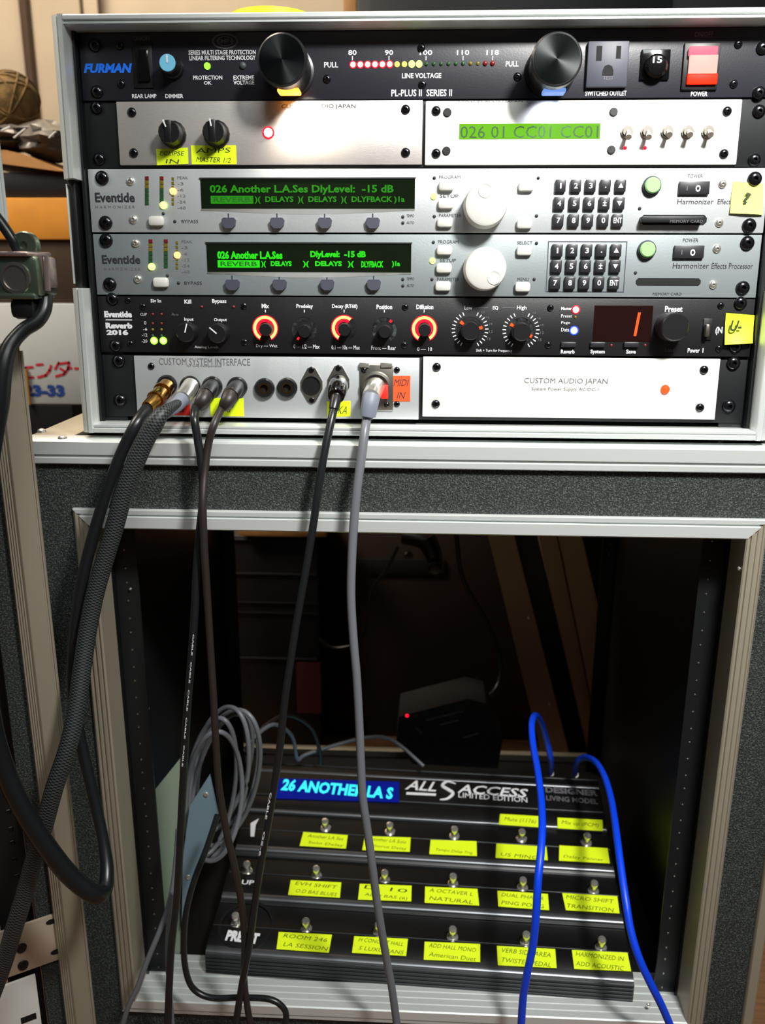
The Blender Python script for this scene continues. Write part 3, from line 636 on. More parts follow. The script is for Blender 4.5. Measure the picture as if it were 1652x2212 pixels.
for px, py, mode in ((573, 709, (-150, 150)), (657, 712, (-150, -140)), (743, 709, (-150, 38)), (830, 713, (30, 42)), (916, 710, (-150, 150))):
    q = U(px, py, 3); k = part('ring_track', B().arc(q, 6.6, 9.2, -150, 150, -3.25, -3), 'ring_off', RV)
    a0, a1 = mode; lit = abs(a1-a0) > 20
    if lit:
        part('lit_ring', B().arc(q, 6.9, 9.0, a0, a1, -3.55, -3.3), 'ring_hot', k, 'pale yellow glowing ring')
        part('red_halo', B().arc(q, 4.6, 6.8, a0, a1, -3.5, -3.3), 'ring_red', k); part('red_halo', B().arc(q, 9.1, 9.8, a0-4, a1+4, -3.5, -3.3), 'ring_red', k)
    else: part('lit_dot', B().arc(q, 6.9, 9.0, a0, a1, -3.55, -3.3, 4), 'led_red', k)
    rknob(px+1, py+3, 4.9, RV, 0, h=10, ptr=False)
    pbox('scale_tick', px-1, 669, px+1, 675, 3, 3.2, 'ink_white', RV)
for px, py, aa in ((1015, 712, ((-52, 0), (80, 0))), (1125, 714, ((-60, 0), (118, 0)))):
    q = U(px, py, 3); k = part('ring_track', B().arc(q, 6.8, 9.3, -150, 150, -3.25, -3), 'ring_off', RV)
    for a, _ in aa: part('lit_dot', B().arc(q, 6.2, 9.2, a-8, a+8, -3.55, -3.3, 4), 'digit', k, 'glowing red dot')
    rknob(px+1, py+3, 7.0, RV, 0, h=11, ptr=False)
    sg = B()
    for i in range(25):
        if 10 < i < 14: continue
        a = math.radians(-150+300*i/24); d = Vector((math.sin(a), 0, math.cos(a))); e = Vector((d.z, 0, -d.x))*0.35; c = q+Vector((0, -0.2, 0))
        sg.add([c+d*11-e, c+d*11+e, c+d*13.5+e, c+d*13.5-e], [(0, 1, 2, 3)])
    part('dial_scale', sg, 'ink_white', RV)
    for i, s_ in enumerate(('+3', '+6', '+9', '12', '15')):
        a = math.radians(35+20*i); c = q+Vector((math.sin(a), 0, math.cos(a)))*15.5; text(s_, c.x-1.3, c.x+1.3, c.z-0.9, c.z+0.9, -3.2, 'ink_grey', RV)
led(1244, 669, 7, RV, 'led_hot', 'led_red', label='lit red light'); led(1243, 685, 3, RV, 'dim_yellow'); led(1240, 714, 7.5, RV, 'led_white', 'led_blue', label='lit blue light')
pbox('display_window', 1282, 660, 1408, 738, 3, 3.3, 'red_screen', RV)
a = U(1381, 675, 3.6); b_ = U(1371, 726, 3.6)
part('lit_digit', B().add([(a.x-1, -3.6, a.z), (a.x+1, -3.6, a.z), (b_.x+1, -3.6, b_.z), (b_.x-1, -3.6, b_.z)], [(0, 1, 2, 3)]), 'digit', RV, 'glowing red digit one')
for x in (1212, 1275, 1348): pbox('push_button', x, 739, x+32, 750, 3, 5.5, 'key', RV, 0.5)
rknob(1453, 706, 10.5, RV, 0, h=17, seg=32, ptr=False)
sw = pbox('power_toggle', 1518, 688, 1538, 735, 3, 4, 'black', RV, 0.4)
pbox('toggle_lever', 1524, 700, 1534, 728, 4, 9, 'steel', sw, 1.2)

# --- lower row: shelf, patch panel, power supply
SH2 = thing('rack_shelf', 'black rack shelf frame behind the patch panel and the white power supply', 'rack shelf', FU, (241, 0, 1.0))
part('shelf_plate', B().box(0, 482.6, -1.2, 0, -1.5, 45.2, 0.3), 'rail', SH2); part('shelf_tray', B().box(20, 462, 3.2, 230, 1.0, 2.5), 'black', SH2)
for a in ((255, 780), (258, 865), (1585, 785), (1575, 878)): screw(*a, SH2, o=1.2, r=5)
u0, u1, w0, w1 = PR(293, 770, 905, 904, 4)
PP = unit('patch_panel', 'silver half-width patch panel with rows of jacks and plugged black cables', 'audio panel', w0, w1, 'patch_panel', u0, u1, 1.4, 4, 200, False)
ptext('CUSTOM SYSTEM INTERFACE', 343, 774, 540, 789, PP, 'ink_grey', 4, 0); ptext('for CAJ Components', 403, 788, 478, 794, PP, 'ink_grey', 4, 0)
screw(326, 791, PP, o=4, r=2.6, name='panel_screw')
for px, py in ((360, 832), (410, 834), (458, 835), (512, 836), (571, 839), (620, 838)):
    q = U(px, py, 6); j = part('jack_socket', B().lathe((q.x, -4, q.z), [(0, 0.2), (7.7, 0), (7.7, 2.2), (6.6, 3.6), (4.2, 3.6), (4.2, 1), (0, 1)]), 'knob', PP)
    part('contact_ring', B().lathe((q.x, -4, q.z), [(4.1, 2.4), (4.1, 3.7), (3.0, 3.7), (3.0, 2.0)]), 'gold', j)
for px, py in ((673, 832), (731, 828)):
    q = U(px, py, 4.6); j = part('round_socket', B().prism([(q.x, q.z+14), (q.x+3, q.z+12.5), (q.x+8.2, q.z+3), (q.x+8.2, q.z-3), (q.x+3, q.z-12.5), (q.x, q.z-14), (q.x-3, q.z-12.5), (q.x-8.2, q.z-3), (q.x-8.2, q.z+3), (q.x-3, q.z+12.5)], -5, -4), 'steel', PP)
    part('socket_hole', B().lathe((q.x, -5, q.z), [(7, 0), (7, 0.9), (6.2, 0.9), (6.2, 0.15), (0, 0.15)]), 'black', j)
    for d in (11.3, -11.3): part('socket_screw', B().lathe((q.x, -5, q.z+d), [(2.1, 0), (1.8, 0.8), (0, 1.0)], seg=12), 'dark_screw', j)
XP = pbox('connector_plate', 777, 788, 849, 887, 4, 5.6, 'steel', PP, 0.5)
pbox('plate_tab', 776, 783, 797, 794, 4, 7, 'chrome', XP, 0.5); pbox('plate_tab', 822, 783, 847, 794, 4, 7, 'chrome', XP, 0.5)
q = U(812, 836, 7); part('connector_shell', B().lathe((q.x, -5.6, q.z), [(0, 0), (11.5, 0), (11.2, 3), (9.5, 3.4), (9.3, 1), (0, 1)], seg=32), 'steel', XP)
pbox('release_tab', 822, 832, 838, 862, 5.6, 12, 'red_tape', XP, 0.6, 'red release tab')
for a in ((786, 800), (857, 799), (835, 875), (857, 873)): screw(*a, PP, o=5 if a[0] != 857 else 4, r=2.3, name='panel_screw')
tape(847, 812, 886, 867, PP, ['MIDI', 'IN'], 4, 'orange_tape', ink='ink_black', label='orange tape marked MIDI IN')
tape(368, 868, 410, 897, PP, ['G'], 4, 'red_tape', ink='ink_black', label='red tape'); tape(454, 860, 526, 899, PP, ['EXP'], 4, label='yellow tape behind the two black plugs')
tape(706, 868, 757, 901, PP, ['PAKA'], 4, skew=0.04, label='yellow tape under the round black plug')
u0, u1, w0, w1 = PR(913, 772, 1550, 904, 4)
PS = unit('power_supply', 'white half-width power supply panel with one red light', 'audio panel', w0, w1, 'white_panel', u0, u1, 1.4, 4, 200, False)
for a in ((943, 793), (941, 873), (1521, 799), (1512, 881)): screw(*a, PS, o=4, r=3.2, name='panel_screw')
ptext('CUSTOM AUDIO JAPAN', 1132, 817, 1312, 832, PS, 'ink_grey', 4, 0); ptext('System Power Supply AC/DC-1', 1148, 837, 1292, 846, PS, 'ink_grey', 4, 0)
led(1437, 841, 10, PS, 'digit', o=4, label='lit red-orange light')
#PART2
# ------------------------------------------------------------------ lower rack case
ZL = -545
LC = thing('rack_case', 'large grey carpeted rack case with silver rims, open at the front, below the stacked units', 'rack case', W, (240, 180, -600))
def fx(x0, x1, y0, y1, z0, z1, m, name, bev=0.0, label=None): return part(name, B().box(x0, x1, y0, y1, z0, z1, bev), m, LC, label)
fx(-56, 539, -27, -15, -68, -30, 'carpet', 'front_panel'); fx(-56, -20, -27, -15, ZL, -68, 'carpet', 'front_panel')
fx(498, 539, -27, -15, ZL, -68, 'carpet', 'front_panel'); fx(-56, 539, -27, -15, -600, ZL, 'carpet', 'front_panel')
fx(-56, -44, -15, 400, -600, -30, 'carpet', 'side_panel'); fx(527, 539, -15, 400, -600, -30, 'carpet', 'side_panel')
fx(-44, 527, -15, 400, -44, -36.6, 'black', 'top_panel')
TP = [(-10, -15), (-30.5, -15), (-32, -16), (-32, -25.4), (-30.2, -26), (-30.2, -27.8), (-31.6, -28.4), (-31.6, -32.2), (-30.8, -33), (-27, -33), (-27, -20), (-10, -20)]
part('edge_trim', B().prismx(TP, -60, 543), 'trim', LC)
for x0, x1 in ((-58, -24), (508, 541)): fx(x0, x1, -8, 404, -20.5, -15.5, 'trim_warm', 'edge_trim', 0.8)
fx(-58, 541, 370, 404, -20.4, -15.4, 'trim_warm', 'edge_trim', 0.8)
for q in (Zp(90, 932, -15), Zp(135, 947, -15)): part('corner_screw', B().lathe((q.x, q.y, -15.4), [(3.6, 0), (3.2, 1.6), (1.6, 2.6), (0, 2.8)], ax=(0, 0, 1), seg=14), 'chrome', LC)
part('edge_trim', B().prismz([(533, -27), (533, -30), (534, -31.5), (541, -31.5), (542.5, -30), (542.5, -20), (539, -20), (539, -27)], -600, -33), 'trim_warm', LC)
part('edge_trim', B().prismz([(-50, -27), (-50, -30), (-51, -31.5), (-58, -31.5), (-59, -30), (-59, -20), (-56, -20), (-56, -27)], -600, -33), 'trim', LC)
OP = [(0, 27), (0, 29.5), (0.8, 31), (3.6, 31), (4.4, 29), (5.2, 29), (5.8, 32), (14.2, 32), (15.2, 31), (15.2, 24), (14.4, 23.4), (15.2, 22.8), (15.2, 17), (14.4, 16.4), (15.2, 15.8), (15.2, 10), (14.4, 9.4), (15.2, 8.8), (15.2, 2), (12, 2), (12, 27)]
SD = [(0, 27), (0, 29), (2, 31), (3, 31), (3.5, 30), (5, 30), (5.5, 31.5), (7, 31.5), (7.5, 30.5), (9, 30.5), (9.5, 32), (11.5, 32), (12, 30.5), (13, 30.5), (13.5, 32), (14.2, 32), (15.2, 31), (15.2, 2), (12, 2), (12, 27)]
op = (-22, ZL, 500, -68)
for s_ in (0, 1, 2, 3):
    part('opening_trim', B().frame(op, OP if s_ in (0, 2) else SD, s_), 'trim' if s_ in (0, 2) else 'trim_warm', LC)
# ribbed sill behind the bottom lip
sill = B()
pr = [(-12, ZL+3)]
for k in range(5): y0 = -12+k*8.5; pr += [(y0, ZL+11), (y0+5.8, ZL+11), (y0+6.4, ZL+9.4), (y0+7.9, ZL+9.4)]
pr += [(31, ZL+3)]
part('ribbed_sill', sill.prismx(pr, -6.5, 484.5), 'trim', LC)
fx(-6.5, 484.5, 31, 400, ZL+3, ZL+9, 'black', 'floor_panel')
fx(-20, -6.8, -2, 400, ZL+3, -84, 'black', 'inner_wall'); fx(484.8, 498, -2, 400, ZL+3, -84, 'black', 'inner_wall')
fx(-6.5, 484.5, -2, 400, -84, -70, 'black', 'inner_ceiling')
def dots(name, xs, y, z0, z1, par, m='steel', r=1.0, fr=None):
    b = B(); z = z0; i = 0
    while z < z1:
        for x in xs: b.lathe((x, y, z), [(r, 0), (r*0.7, 0.6), (0, 0.8)], seg=6)
        z += (15.9, 15.9, 12.7)[i % 3]; i += 1
    o = part(name, b, m, par); o['kind'] = 'stuff'; return o
for x0, x1, xd, yy in ((-6.5, 12, 2.5, 6), (466, 484.5, 473, 6), (-6.5, 10, 2.5, 372), (468, 484.5, 477, 372)):
    fx(x0, x1, yy, yy+2.5, ZL+9, -86, 'rail', 'rack_rail'); fx(x0 if x0 < 0 else x1-2, x0+2 if x0 < 0 else x1, yy+2.5, yy+28, ZL+9, -86, 'rail', 'rail_flange')
    dots('rail_holes', (xd,), yy, ZL+16, -90, LC, r=1.0 if yy < 100 else 0.8)
def cscrew(px, py, yy, r=2.4):
    q = Y(px, py, yy); part('chrome_screw', B().lathe(q, [(r, 0), (r*0.8, 1.2), (r*0.4, 1.8), (0, 1.9)], seg=12), 'chrome', LC)
cscrew(316, 1530, 30, 3); cscrew(1597, 1228, -26, 1.8); cscrew(290, 2058, -16, 2.2); cscrew(1484, 2110, -12, 2.2); cscrew(1400, 2170, -20, 2)
cscrew(282, 1272+0, 5, 1.2)
fx(-6.5, 484.5, 392, 402, ZL+9, ZL+19, 'trim_warm', 'rear_trim', 0.8)
fx(-6.5, 484.5, 392, 402, -100, -84, 'rail', 'rear_trim', 0.8)

# ------------------------------------------------------------------ left rack case, turned towards the camera
A32 = math.radians(32)
oL = Y(71, 960, -70)
FL = Frame((oL.x, oL.y, 0), (math.cos(A32), math.sin(A32), 0), (-math.sin(A32), math.cos(A32), 0), (0, 0, 1))
def L(px, py, y=0.0): return FL.l(hit(px, py, FL.Y, FL.w((0, y, 0))))
zt = L(46, 757).z
LF = thing('rack_case', 'tall rack case with a silver corner extrusion at the left edge, beside the carpeted case', 'rack case', FL, (-60, 60, -600))
EX = [(0, 12), (0, -1), (-0.8, -2), (-1.8, -2), (-2.2, -0.8), (-3.2, -0.8), (-3.6, -2.4), (-5, -2.6), (-15.5, -2.6), (-16.4, -1.8), (-17, 0), (-18, 0), (-18.3, 1.5), (-19.5, 1.5), (-19.8, 3), (-21, 3), (-21.3, 4.5), (-22.5, 4.5), (-22.8, 12)]
part('corner_extrusion', B().prismz(EX, -600, zt), 'trim_warm', LF); part('end_cap', B().box(-15, -2, -2, 10, zt, zt+3, 0.8), 'black', LF)
part('side_panel', B().box(-12, 0, 12, 90, -600, zt-2), 'carpet', LF); part('inner_panel', B().box(-36, -12, 12, 22, -600, zt-2), 'carpet', LF)
part('top_panel', B().box(-200, -12, 22, 90, zt-14, zt-2), 'black', LF)
part('rack_rail', B().box(-62, -36, 24, 27, -600, zt-14), 'rail', LF); part('inner_wall', B().box(-200, -62, 88, 90, -600, zt-14), 'black', LF)
dots('rail_screws', (-45,), 24, -590, zt-20, LF, 'dark_screw', 2.6)
part('bottom_panel', B().box(-200, 0, 12, 90, -602, -596), 'black', LF)
BP = thing('blank_panel', 'silver blank rack panel with slotted holes in the left case', 'rack panel', FL, (-80, 20, -500))
a = L(143, 1967, 8); z1 = a.z; z0 = L(153, 2064, 8).z
part('plate', B().box(-190, a.x+3, 8, 10.5, z0, z1, 0.6), 'plate_warm', BP)
for px, py in ((120, 1988), (130, 2053)):
    q = L(px, py, 7.8); part('slot', B().prism([(q.x+4.6*math.cos(t)+(3 if math.cos(t) > 0 else -3), q.z+2.4*math.sin(t)) for t in [2*math.pi*(k+0.5)/16 for k in range(16)]], 7.7, 8.1), 'hole', BP)
for px, py in ((46, 2048), (50, 2085)):
    q = L(px, py, 7.8); part('plate_screw', B().lathe((q.x, 8, q.z), [(4.4, 0), (3.8, 1.6), (0, 2.2)], seg=14), 'dark_screw', BP)
BQ = thing('blank_panel', 'pale blank rack panel in the bottom left corner, below the slotted one', 'rack panel', FL, (-80, 20, -560))
q = L(82, 2150, 8); part('plate', B().box(-190, q.x, 8, 10.5, -598, L(60, 2112, 8).z, 0.6), 'white_panel', BQ)
q = L(62, 2200, 7.8); part('slot', B().box(q.x-6, q.x+6, 7.7, 8.1, q.z-3, q.z+3), 'hole', BQ)
# case above it, at the picture's left border
zc = L(16, 480).z; xo = L(18, 478).x
LU = thing('rack_case', 'slim silver rim of the case at the upper left border', 'rack case', FL, (xo-40, 40, zc))
part('corner_extrusion', B().prismz([(x+xo, y) for x, y in EX], zc, zc+330), 'trim', LU)
part('side_panel', B().box(xo-100, xo-4, 12, 24, zc, zc+330), 'carpet', LU)
part('support_post', B().box(xo-100, xo-60, 14, 24, zt-2, zc), 'black', LU)

# connector with its cable loop, hanging at the left
CN = thing('cable_connector', 'square chrome and green metal cable connector at the left edge above the loop', 'connector', W, Y(40, 600, -100))
def cb(name, x0, y0, x1, y1, ya, yb, m, bev, label=None, par=None):
    p0, p1 = Y(x0, (y0+y1)/2, ya), Y(x1, (y0+y1)/2, ya); q0, q1 = Y((x0+x1)/2, y0, ya), Y((x0+x1)/2, y1, ya)
    return part(name, B().box(p0.x, p1.x, ya, yb, q1.z, q0.z, bev), m, par or CN, label)
hs = cb('housing', -20, 552, 82, 642, -108, -78, 'green_metal', 3)
q = Y(32, 600, -109); part('housing_ring', B().lathe((q.x, -108, q.z), [(10, 0), (9.6, 1.2), (7.6, 1.4), (7.4, 0.3), (0, 0.3)], seg=24), 'steel', hs)
cb('top_flange', -20, 543, 60, 554, -112, -76, 'pink_metal', 1.5); cb('bottom_flange', -20, 632, 76, 648, -110, -78, 'green_metal', 2)
for x in (88, 101):
    p0, p1 = Y(x-2, 552, -100), Y(x+2, 628, -100); part('chrome_post', B().tube([(p0.x, -100, p0.z), (p1.x, -100, p1.z)], 1.9, 12, 1), 'pink_metal', CN)
cb('side_bracket', 80, 556, 106, 622, -97, -84, 'pink_metal', 1.5)
q = Y(52, 530, -95); part('lug', B().lathe((q.x, -90, q.z), [(0, 0), (8.5, 0), (8.5, 5), (7.8, 6), (2.6, 6), (2.4, 4), (0, 4)], seg=24), 'green_metal', CN)
cb('cable_boot', 18, 645, 72, 690, -106, -84, 'knob', 4)
def Yp(l): return [tuple(Y(a, b, c)) for a, b, c in l]
def cable(name, label, pts, r, m, seg=12, sub=6, group=None, uvk=None):
    P = Yp(pts); t = thing(name, label, 'cable', W, P[0], group)
    part('cord', B().tube(P, r, seg, sub, uvk=uvk), m, t, smooth=60); return t
cable('cable', 'short black cable running into the top of the chrome connector at the left edge', [(-30, 440, -95), (5, 485, -95), (28, 520, -95), (40, 545, -93)], 3.4, 'cable_black')

# ------------------------------------------------------------------ foot controller
SL = math.radians(12); YB = math.radians(-2.3)
oB = Zp(437, 2080, -512)
XB = Vector((math.cos(YB), math.sin(YB), 0)); _y = Vector((-math.sin(YB), math.cos(YB), 0))
FB = Frame(oB, XB, _y*math.cos(SL)+Vector((0, 0, 1))*math.sin(SL), -_y*math.sin(SL)+Vector((0, 0, 1))*math.cos(SL))
def Q(px, py, n=0.0): return FB.l(hit(px, py, FB.Z, FB.w((0, 0, n))))
FC = thing('foot_controller', 'black stepped foot controller with chrome footswitches and yellow tape labels inside the lower case', 'pedalboard', FB, (200, 100, -60))
WB = Q(1366, 2106).x
bz = lambda y, n=0.0: Q(1100, y, n).y
gdrop = oB.z-(ZL+11.3)                       # height of the front lip above the sill
def down(y, h): return (y-h*math.sin(SL), -h*math.cos(SL))
f0 = bz(2105); bk = bz(1674)
prof = [down(f0, gdrop-0.2), (f0, -2)]
steps = [(2105, 2087, 2045, 2041, 1990, 1984), (1983, 1966, 1925, 1921, 1880, 1876), (1875, 1859, 1827, 1823, 1786, 1784), (1784, 1777, 1750, 1748, 1746, 1745)]
for a, b_, c_, d_, e_, g_ in steps:
    prof += [(bz(b_), 0.6), (bz(c_, 1), 1.6), (bz(d_), 0.4), (bz(e_, -2), -2.0), (bz(g_), -1.4)]
prof += [(bz(1744), 1), (bz(1697, 2), 2), (bz(1690), 0), (bz(1680), -1), (bk, 0), (bk+3, -4)]
hb = oB.z + (bk+3)*math.sin(SL)-4*math.cos(SL)-(ZL+11.3)
prof += [down(bk+3, hb-0.3)]
# keep the profile monotone
part('housing', B().prismx(prof, 1.2, WB-1.2), 'board_black', FC)
for x0, x1 in ((-0.6, 1.2), (WB-1.2, WB+0.6)): part('end_plate', B().prismx([(y, n-0.4) for y, n in prof], x0, x1), 'board_black', FC)
def lipbar(ya, yb, m, n=0.0, h=1.8, name='silver_lip'):
    y0, y1 = bz(ya), bz(yb); yc = (y0+y1)/2; ry = abs(y1-y0)/2
    p = [(yc+ry*math.cos(t), n+h*math.sin(t)) for t in [math.pi*k/8 for k in range(9)]]+[(yc-ry, n-1.5), (yc+ry, n-1.5)]
    part(name, B().prismx(p, 0.3, WB-0.3), m, FC)
for ya, yb in ((2105, 2087), (1981, 1966), (1872, 1859), (1784, 1777), (1696, 1689)): lipbar(ya, yb, 'board_lip')
for ya, yb in ((2044, 2041), (1990, 1987), (1924, 1921), (1883, 1880), (1826, 1823), (1747, 1744), (1677, 1673)): lipbar(ya, yb, 'board_rib', 0.8 if ya in (2044, 1924, 1826, 1747) else -0.6, 1.1, 'groove_line')
rb = B()
for k in range(5):
    h0 = 1.5+k*gdrop/5.4; y0, z0 = down(f0, h0); y1, z1 = down(f0, h0+gdrop/9)
    rb.prismx([(y0+0.5, z0), (y0-1.2, z0-0.4), (y1-1.2, z1+0.2), (y1+0.5, z1)], 0, WB)
part('front_ribs', rb, 'board_rib', FC)
def btext(s_, x0, y0, x1, y1, m='ink_white', n=2.4, par=None, bold=0.02, shear=0.0, tilt=0.0):
    a, c = Q(x0, (y0+y1)/2, n), Q(x1, (y0+y1)/2, n); d, e = Q((x0+x1)/2, y1, n), Q((x0+x1)/2, y0, n)
    return text(s_, a.x, c.x, d.y, e.y, n, m, par or FC, bold, shear, flat=True, tilt=tilt)
def quad(name, pts, n, m, par, label=None, th=0.35):
    P = [Q(x, y, n) for x, y in pts]; k = [(p.x, p.y) for p in P]
    return part(name, B().prismz(k, n-th, n), m, par, label)
dsp = quad('display', [(592, 1681), (862, 1689), (862, 1733), (590, 1724)], 2.5, 'blue_glow', FC, 'blue glowing display')
btext('26 ANOTHER LA S', 607, 1691, 850, 1717, 'cyan', 2.7, dsp, 0.04, tilt=-0.035)
btext('ALL', 880, 1687, 946, 1708, shear=0.35, tilt=-0.03); quad('underline', [(878, 1711), (942, 1714), (941, 1719), (877, 1716)], 2.4, 'ink_white', FC)
# swirling emblem
em = [Q(x, y, 2.5) for x, y in ((984, 1693), (966, 1688), (955, 1697), (968, 1706), (978, 1714), (966, 1725), (950, 1727))]
part('emblem', B().tube([(p.x, p.y, 2.3) for p in em], lambda t: 0.7+1.5*math.sin(math.pi*t), 8, 5), 'ink_white', FC)
btext('ACCESS', 992, 1699, 1138, 1718, shear=0.3, tilt=-0.03); btext('LIMITED EDITION', 990, 1717, 1138, 1728, tilt=-0.03, bold=0)
btext('DESIGNER', 1178, 1703, 1290, 1716, 'ink_grey', tilt=-0.03, bold=0.04); btext('LIVING MODEL', 1180, 1722, 1290, 1733, 'ink_grey', tilt=-0.03)
# footswitches
sw_body = B().lathe((0, 0, 0), [(0, 0), (7.2, 0), (7.2, 0.7), (5.6, 1.0), (5.4, 2.6), (3.6, 3.0), (0, 3.0)], ax=(0, 0, 1), seg=20).mesh('switch_base', 'chrome')
sw_cap = B().lathe((0, 0, 0), [(0, 0), (3.4, 0), (3.4, 7.5), (4.0, 8.2), (4.0, 10.4), (3.2, 11.8), (0, 12.4)], ax=(0, 0, 1), seg=20).mesh('switch_cap', 'chrome')
base = [(703, 1795), (842, 1803), (981, 1812), (1126, 1818), (1266, 1827), (684, 1898), (831, 1907), (978, 1915), (1128, 1923), (1281, 1930), (662, 2012), (818, 2020), (977, 2030), (1135, 2041), (1297, 2052), (535, 1888), (511, 2000)]
for px, py in base:
    q = Q(px, py-3, -1.0); s2 = put('footswitch', sw_body, (q.x, q.y, -1.3), FC); put('switch_cap', sw_cap, (q.x, q.y, 1.5), s2)
labs = [([(655, 1797), (751, 1804), (747, 1833), (647, 1827)], ['Another LA Ses', 'Solo Delay']), ([(788, 1806), (887, 1809), (885, 1840), (782, 1836)], ['Another LA Solo', 'Chorus Delay']),
 ([(930, 1814), (1029, 1817), (1030, 1849), (927, 1845)], [' ', 'Tempo Delay Trig']), ([(1072, 1822), (1180, 1829), (1183, 1858), (1070, 1853)], [' ', 'US MINGS']), ([(1208, 1826), (1312, 1832), (1317, 1865), (1207, 1859)], [' ', 'Delay Panner']),
 ([(1080, 1758), (1166, 1763), (1167, 1787), (1077, 1781)], ['Mute (1176)']), ([(1204, 1766), (1301, 1771), (1302, 1795), (1204, 1789)], ['Mix up (PCM)']),
 ([(628, 1901), (737, 1906), (734, 1939), (622, 1933)], ['EVH SHIFT', 'O.D BAS BLUES']), ([(777, 1909), (889, 1913), (888, 1947), (773, 1943)], ['D 10', 'ADD BAS (6)']),
 ([(918, 1915), (1031, 1920), (1035, 1956), (917, 1950)], ['A OCTAVER L', 'NATURAL']), ([(1074, 1924), (1183, 1931), (1186, 1966), (1076, 1958)], ['DUAL PHASER', 'PING PONG']), ([(1214, 1929), (1333, 1936), (1338, 1973), (1222, 1966)], ['MICRO SHIFT', 'TRANSITION']),
 ([(602, 2013), (717, 2019), (710, 2058), (597, 2050)], ['ROOM 246', 'LA SESSION']), ([(765, 2022), (881, 2028), (877, 2065), (760, 2058)], ['H CONCERT HALL', 'S LUXURIANS']),
 ([(917, 2034), (1037, 2039), (1037, 2078), (915, 2073)], ['ADD HALL MONO', 'American Duet']), ([(1073, 2043), (1199, 2050), (1202, 2091), (1075, 2085)], ['VERB SIDE AREA', 'TWISTER PEDAL']), ([(1235, 2052), (1355, 2058), (1363, 2098), (1240, 2093)], ['HARMONIZED IN', 'ADD ACOUSTIC'])]
for pts, ln in labs:
    q = quad('tape_label', pts, 2.6, 'tape', FC)
    for i, s_ in enumerate(ln):
        if not s_.strip(): continue
        xl, xr = pts[0][0], pts[1][0]; t0 = (i+0.3)/len(ln); t1 = (i+0.76)/len(ln); hh = pts[3][1]-pts[0][1]; dy = (pts[1][1]-pts[0][1])/2
        btext(s_, xl+10, pts[0][1]+hh*t0+dy, xr-9, pts[0][1]+hh*t1+dy, 'pen', 2.75, q, -0.006, 0.25, tilt=-0.045)
btext('UP', 522, 1901, 549, 1911, n=2.0); btext('PRESET', 488, 2012, 560, 2036, n=2.2, bold=0.06, tilt=-0.05)
quad('arrow_mark', [(541, 1778), (559, 1768), (552, 1782), (549, 1807), (541, 1807)], 2.3, 'ink_white', FC)
q = Q(532, 2000, 0); part('switch_ring', B().add(*(lambda n: ([(q.x+math.cos(2*math.pi*k/n)*r, q.y+math.sin(2*math.pi*k/n)*r, z) for r, z in ((27, 0.2), (27, 1.6), (24, 1.6), (24, 0.2)) for k in range(n)], [(j*n+k, j*n+(k+1) % n, (j+1)*n+(k+1) % n, (j+1)*n+k) for j in range(3) for k in range(n)]))(40)), 'knob', FC)
for px in (1188, 1242):
    q = Q(px, 1668, 0); part('rear_jack', B().lathe((q.x, bk+3, -7), [(0, 0), (4, 0), (4, 7), (0, 7)], ax=(0, 1, 0), seg=14), 'steel', FC)

# ------------------------------------------------------------------ cables
def plug(name, par, pts, rads, m, label=None, seg=16):
    P = [Vector(p) for p in pts]; b = B()
    return part(name, B().tube(P, lambda t: rads(t), seg, 5), m, par, label, smooth=50)
def Up(px, py, o): return FU.w(U(px, py, o))
def cord_from(name, label, start, pts, r, m, uvk=None, seg=12):
    P = start+[Y(*p) for p in pts]; t = thing(name, label, 'cable', W, tuple(start[0])); part('cord', B().tube(P, r, seg, 6, uvk=uvk), m, t, smooth=60); return t
# A: gold plug, leftmost
A = cord_from('cable', 'smooth black cable from the gold plug, curving down to the dark loop at the left',
  [Up(322, 878, 40)], [(295, 915, -58), (262, 980, -62), (232, 1060, -64), (205, 1145, -66), (183, 1230, -68), (167, 1320, -70), (157, 1420, -72), (158, 1510, -76), (172, 1590, -82), (190, 1670, -88), (209, 1750, -94), (224, 1820, -102), (231, 1880, -112), (224, 1925, -124), (200, 1930, -134), (150, 1890, -138), (95, 1820, -140), (45, 1740, -140), (10, 1660, -138), (-18, 1560, -136), (-40, 1400, -132), (-42, 1200, -130), (-25, 1000, -126), (-4, 880, -122), (6, 800, -118), (22, 748, -112), (50, 714, -106), (80, 694, -102), (96, 668, -98), (98, 640, -94)],
  lambda t: 4.3+2.5*min(1, max(0, (t-0.40)*10))-2.2*min(1, max(0, (t-0.80)*12)), 'cable_black')
plug('plug', A, [Up(360, 834, 9), Up(348, 848, 20), Up(334, 864, 33), Up(318, 880, 44)], lambda t: 6.0 if t < 0.6 else 5.6-1.2*(t-0.6)*2.5, 'gold', 'gold plug')
plug('plug_ring', A, [Up(352, 843, 17), Up(350, 846, 19.5)], lambda t: 6.8, 'gold')
plug('plug_ring', A, [Up(338, 860, 30), Up(335, 863, 32)], lambda t: 6.6, 'gold')
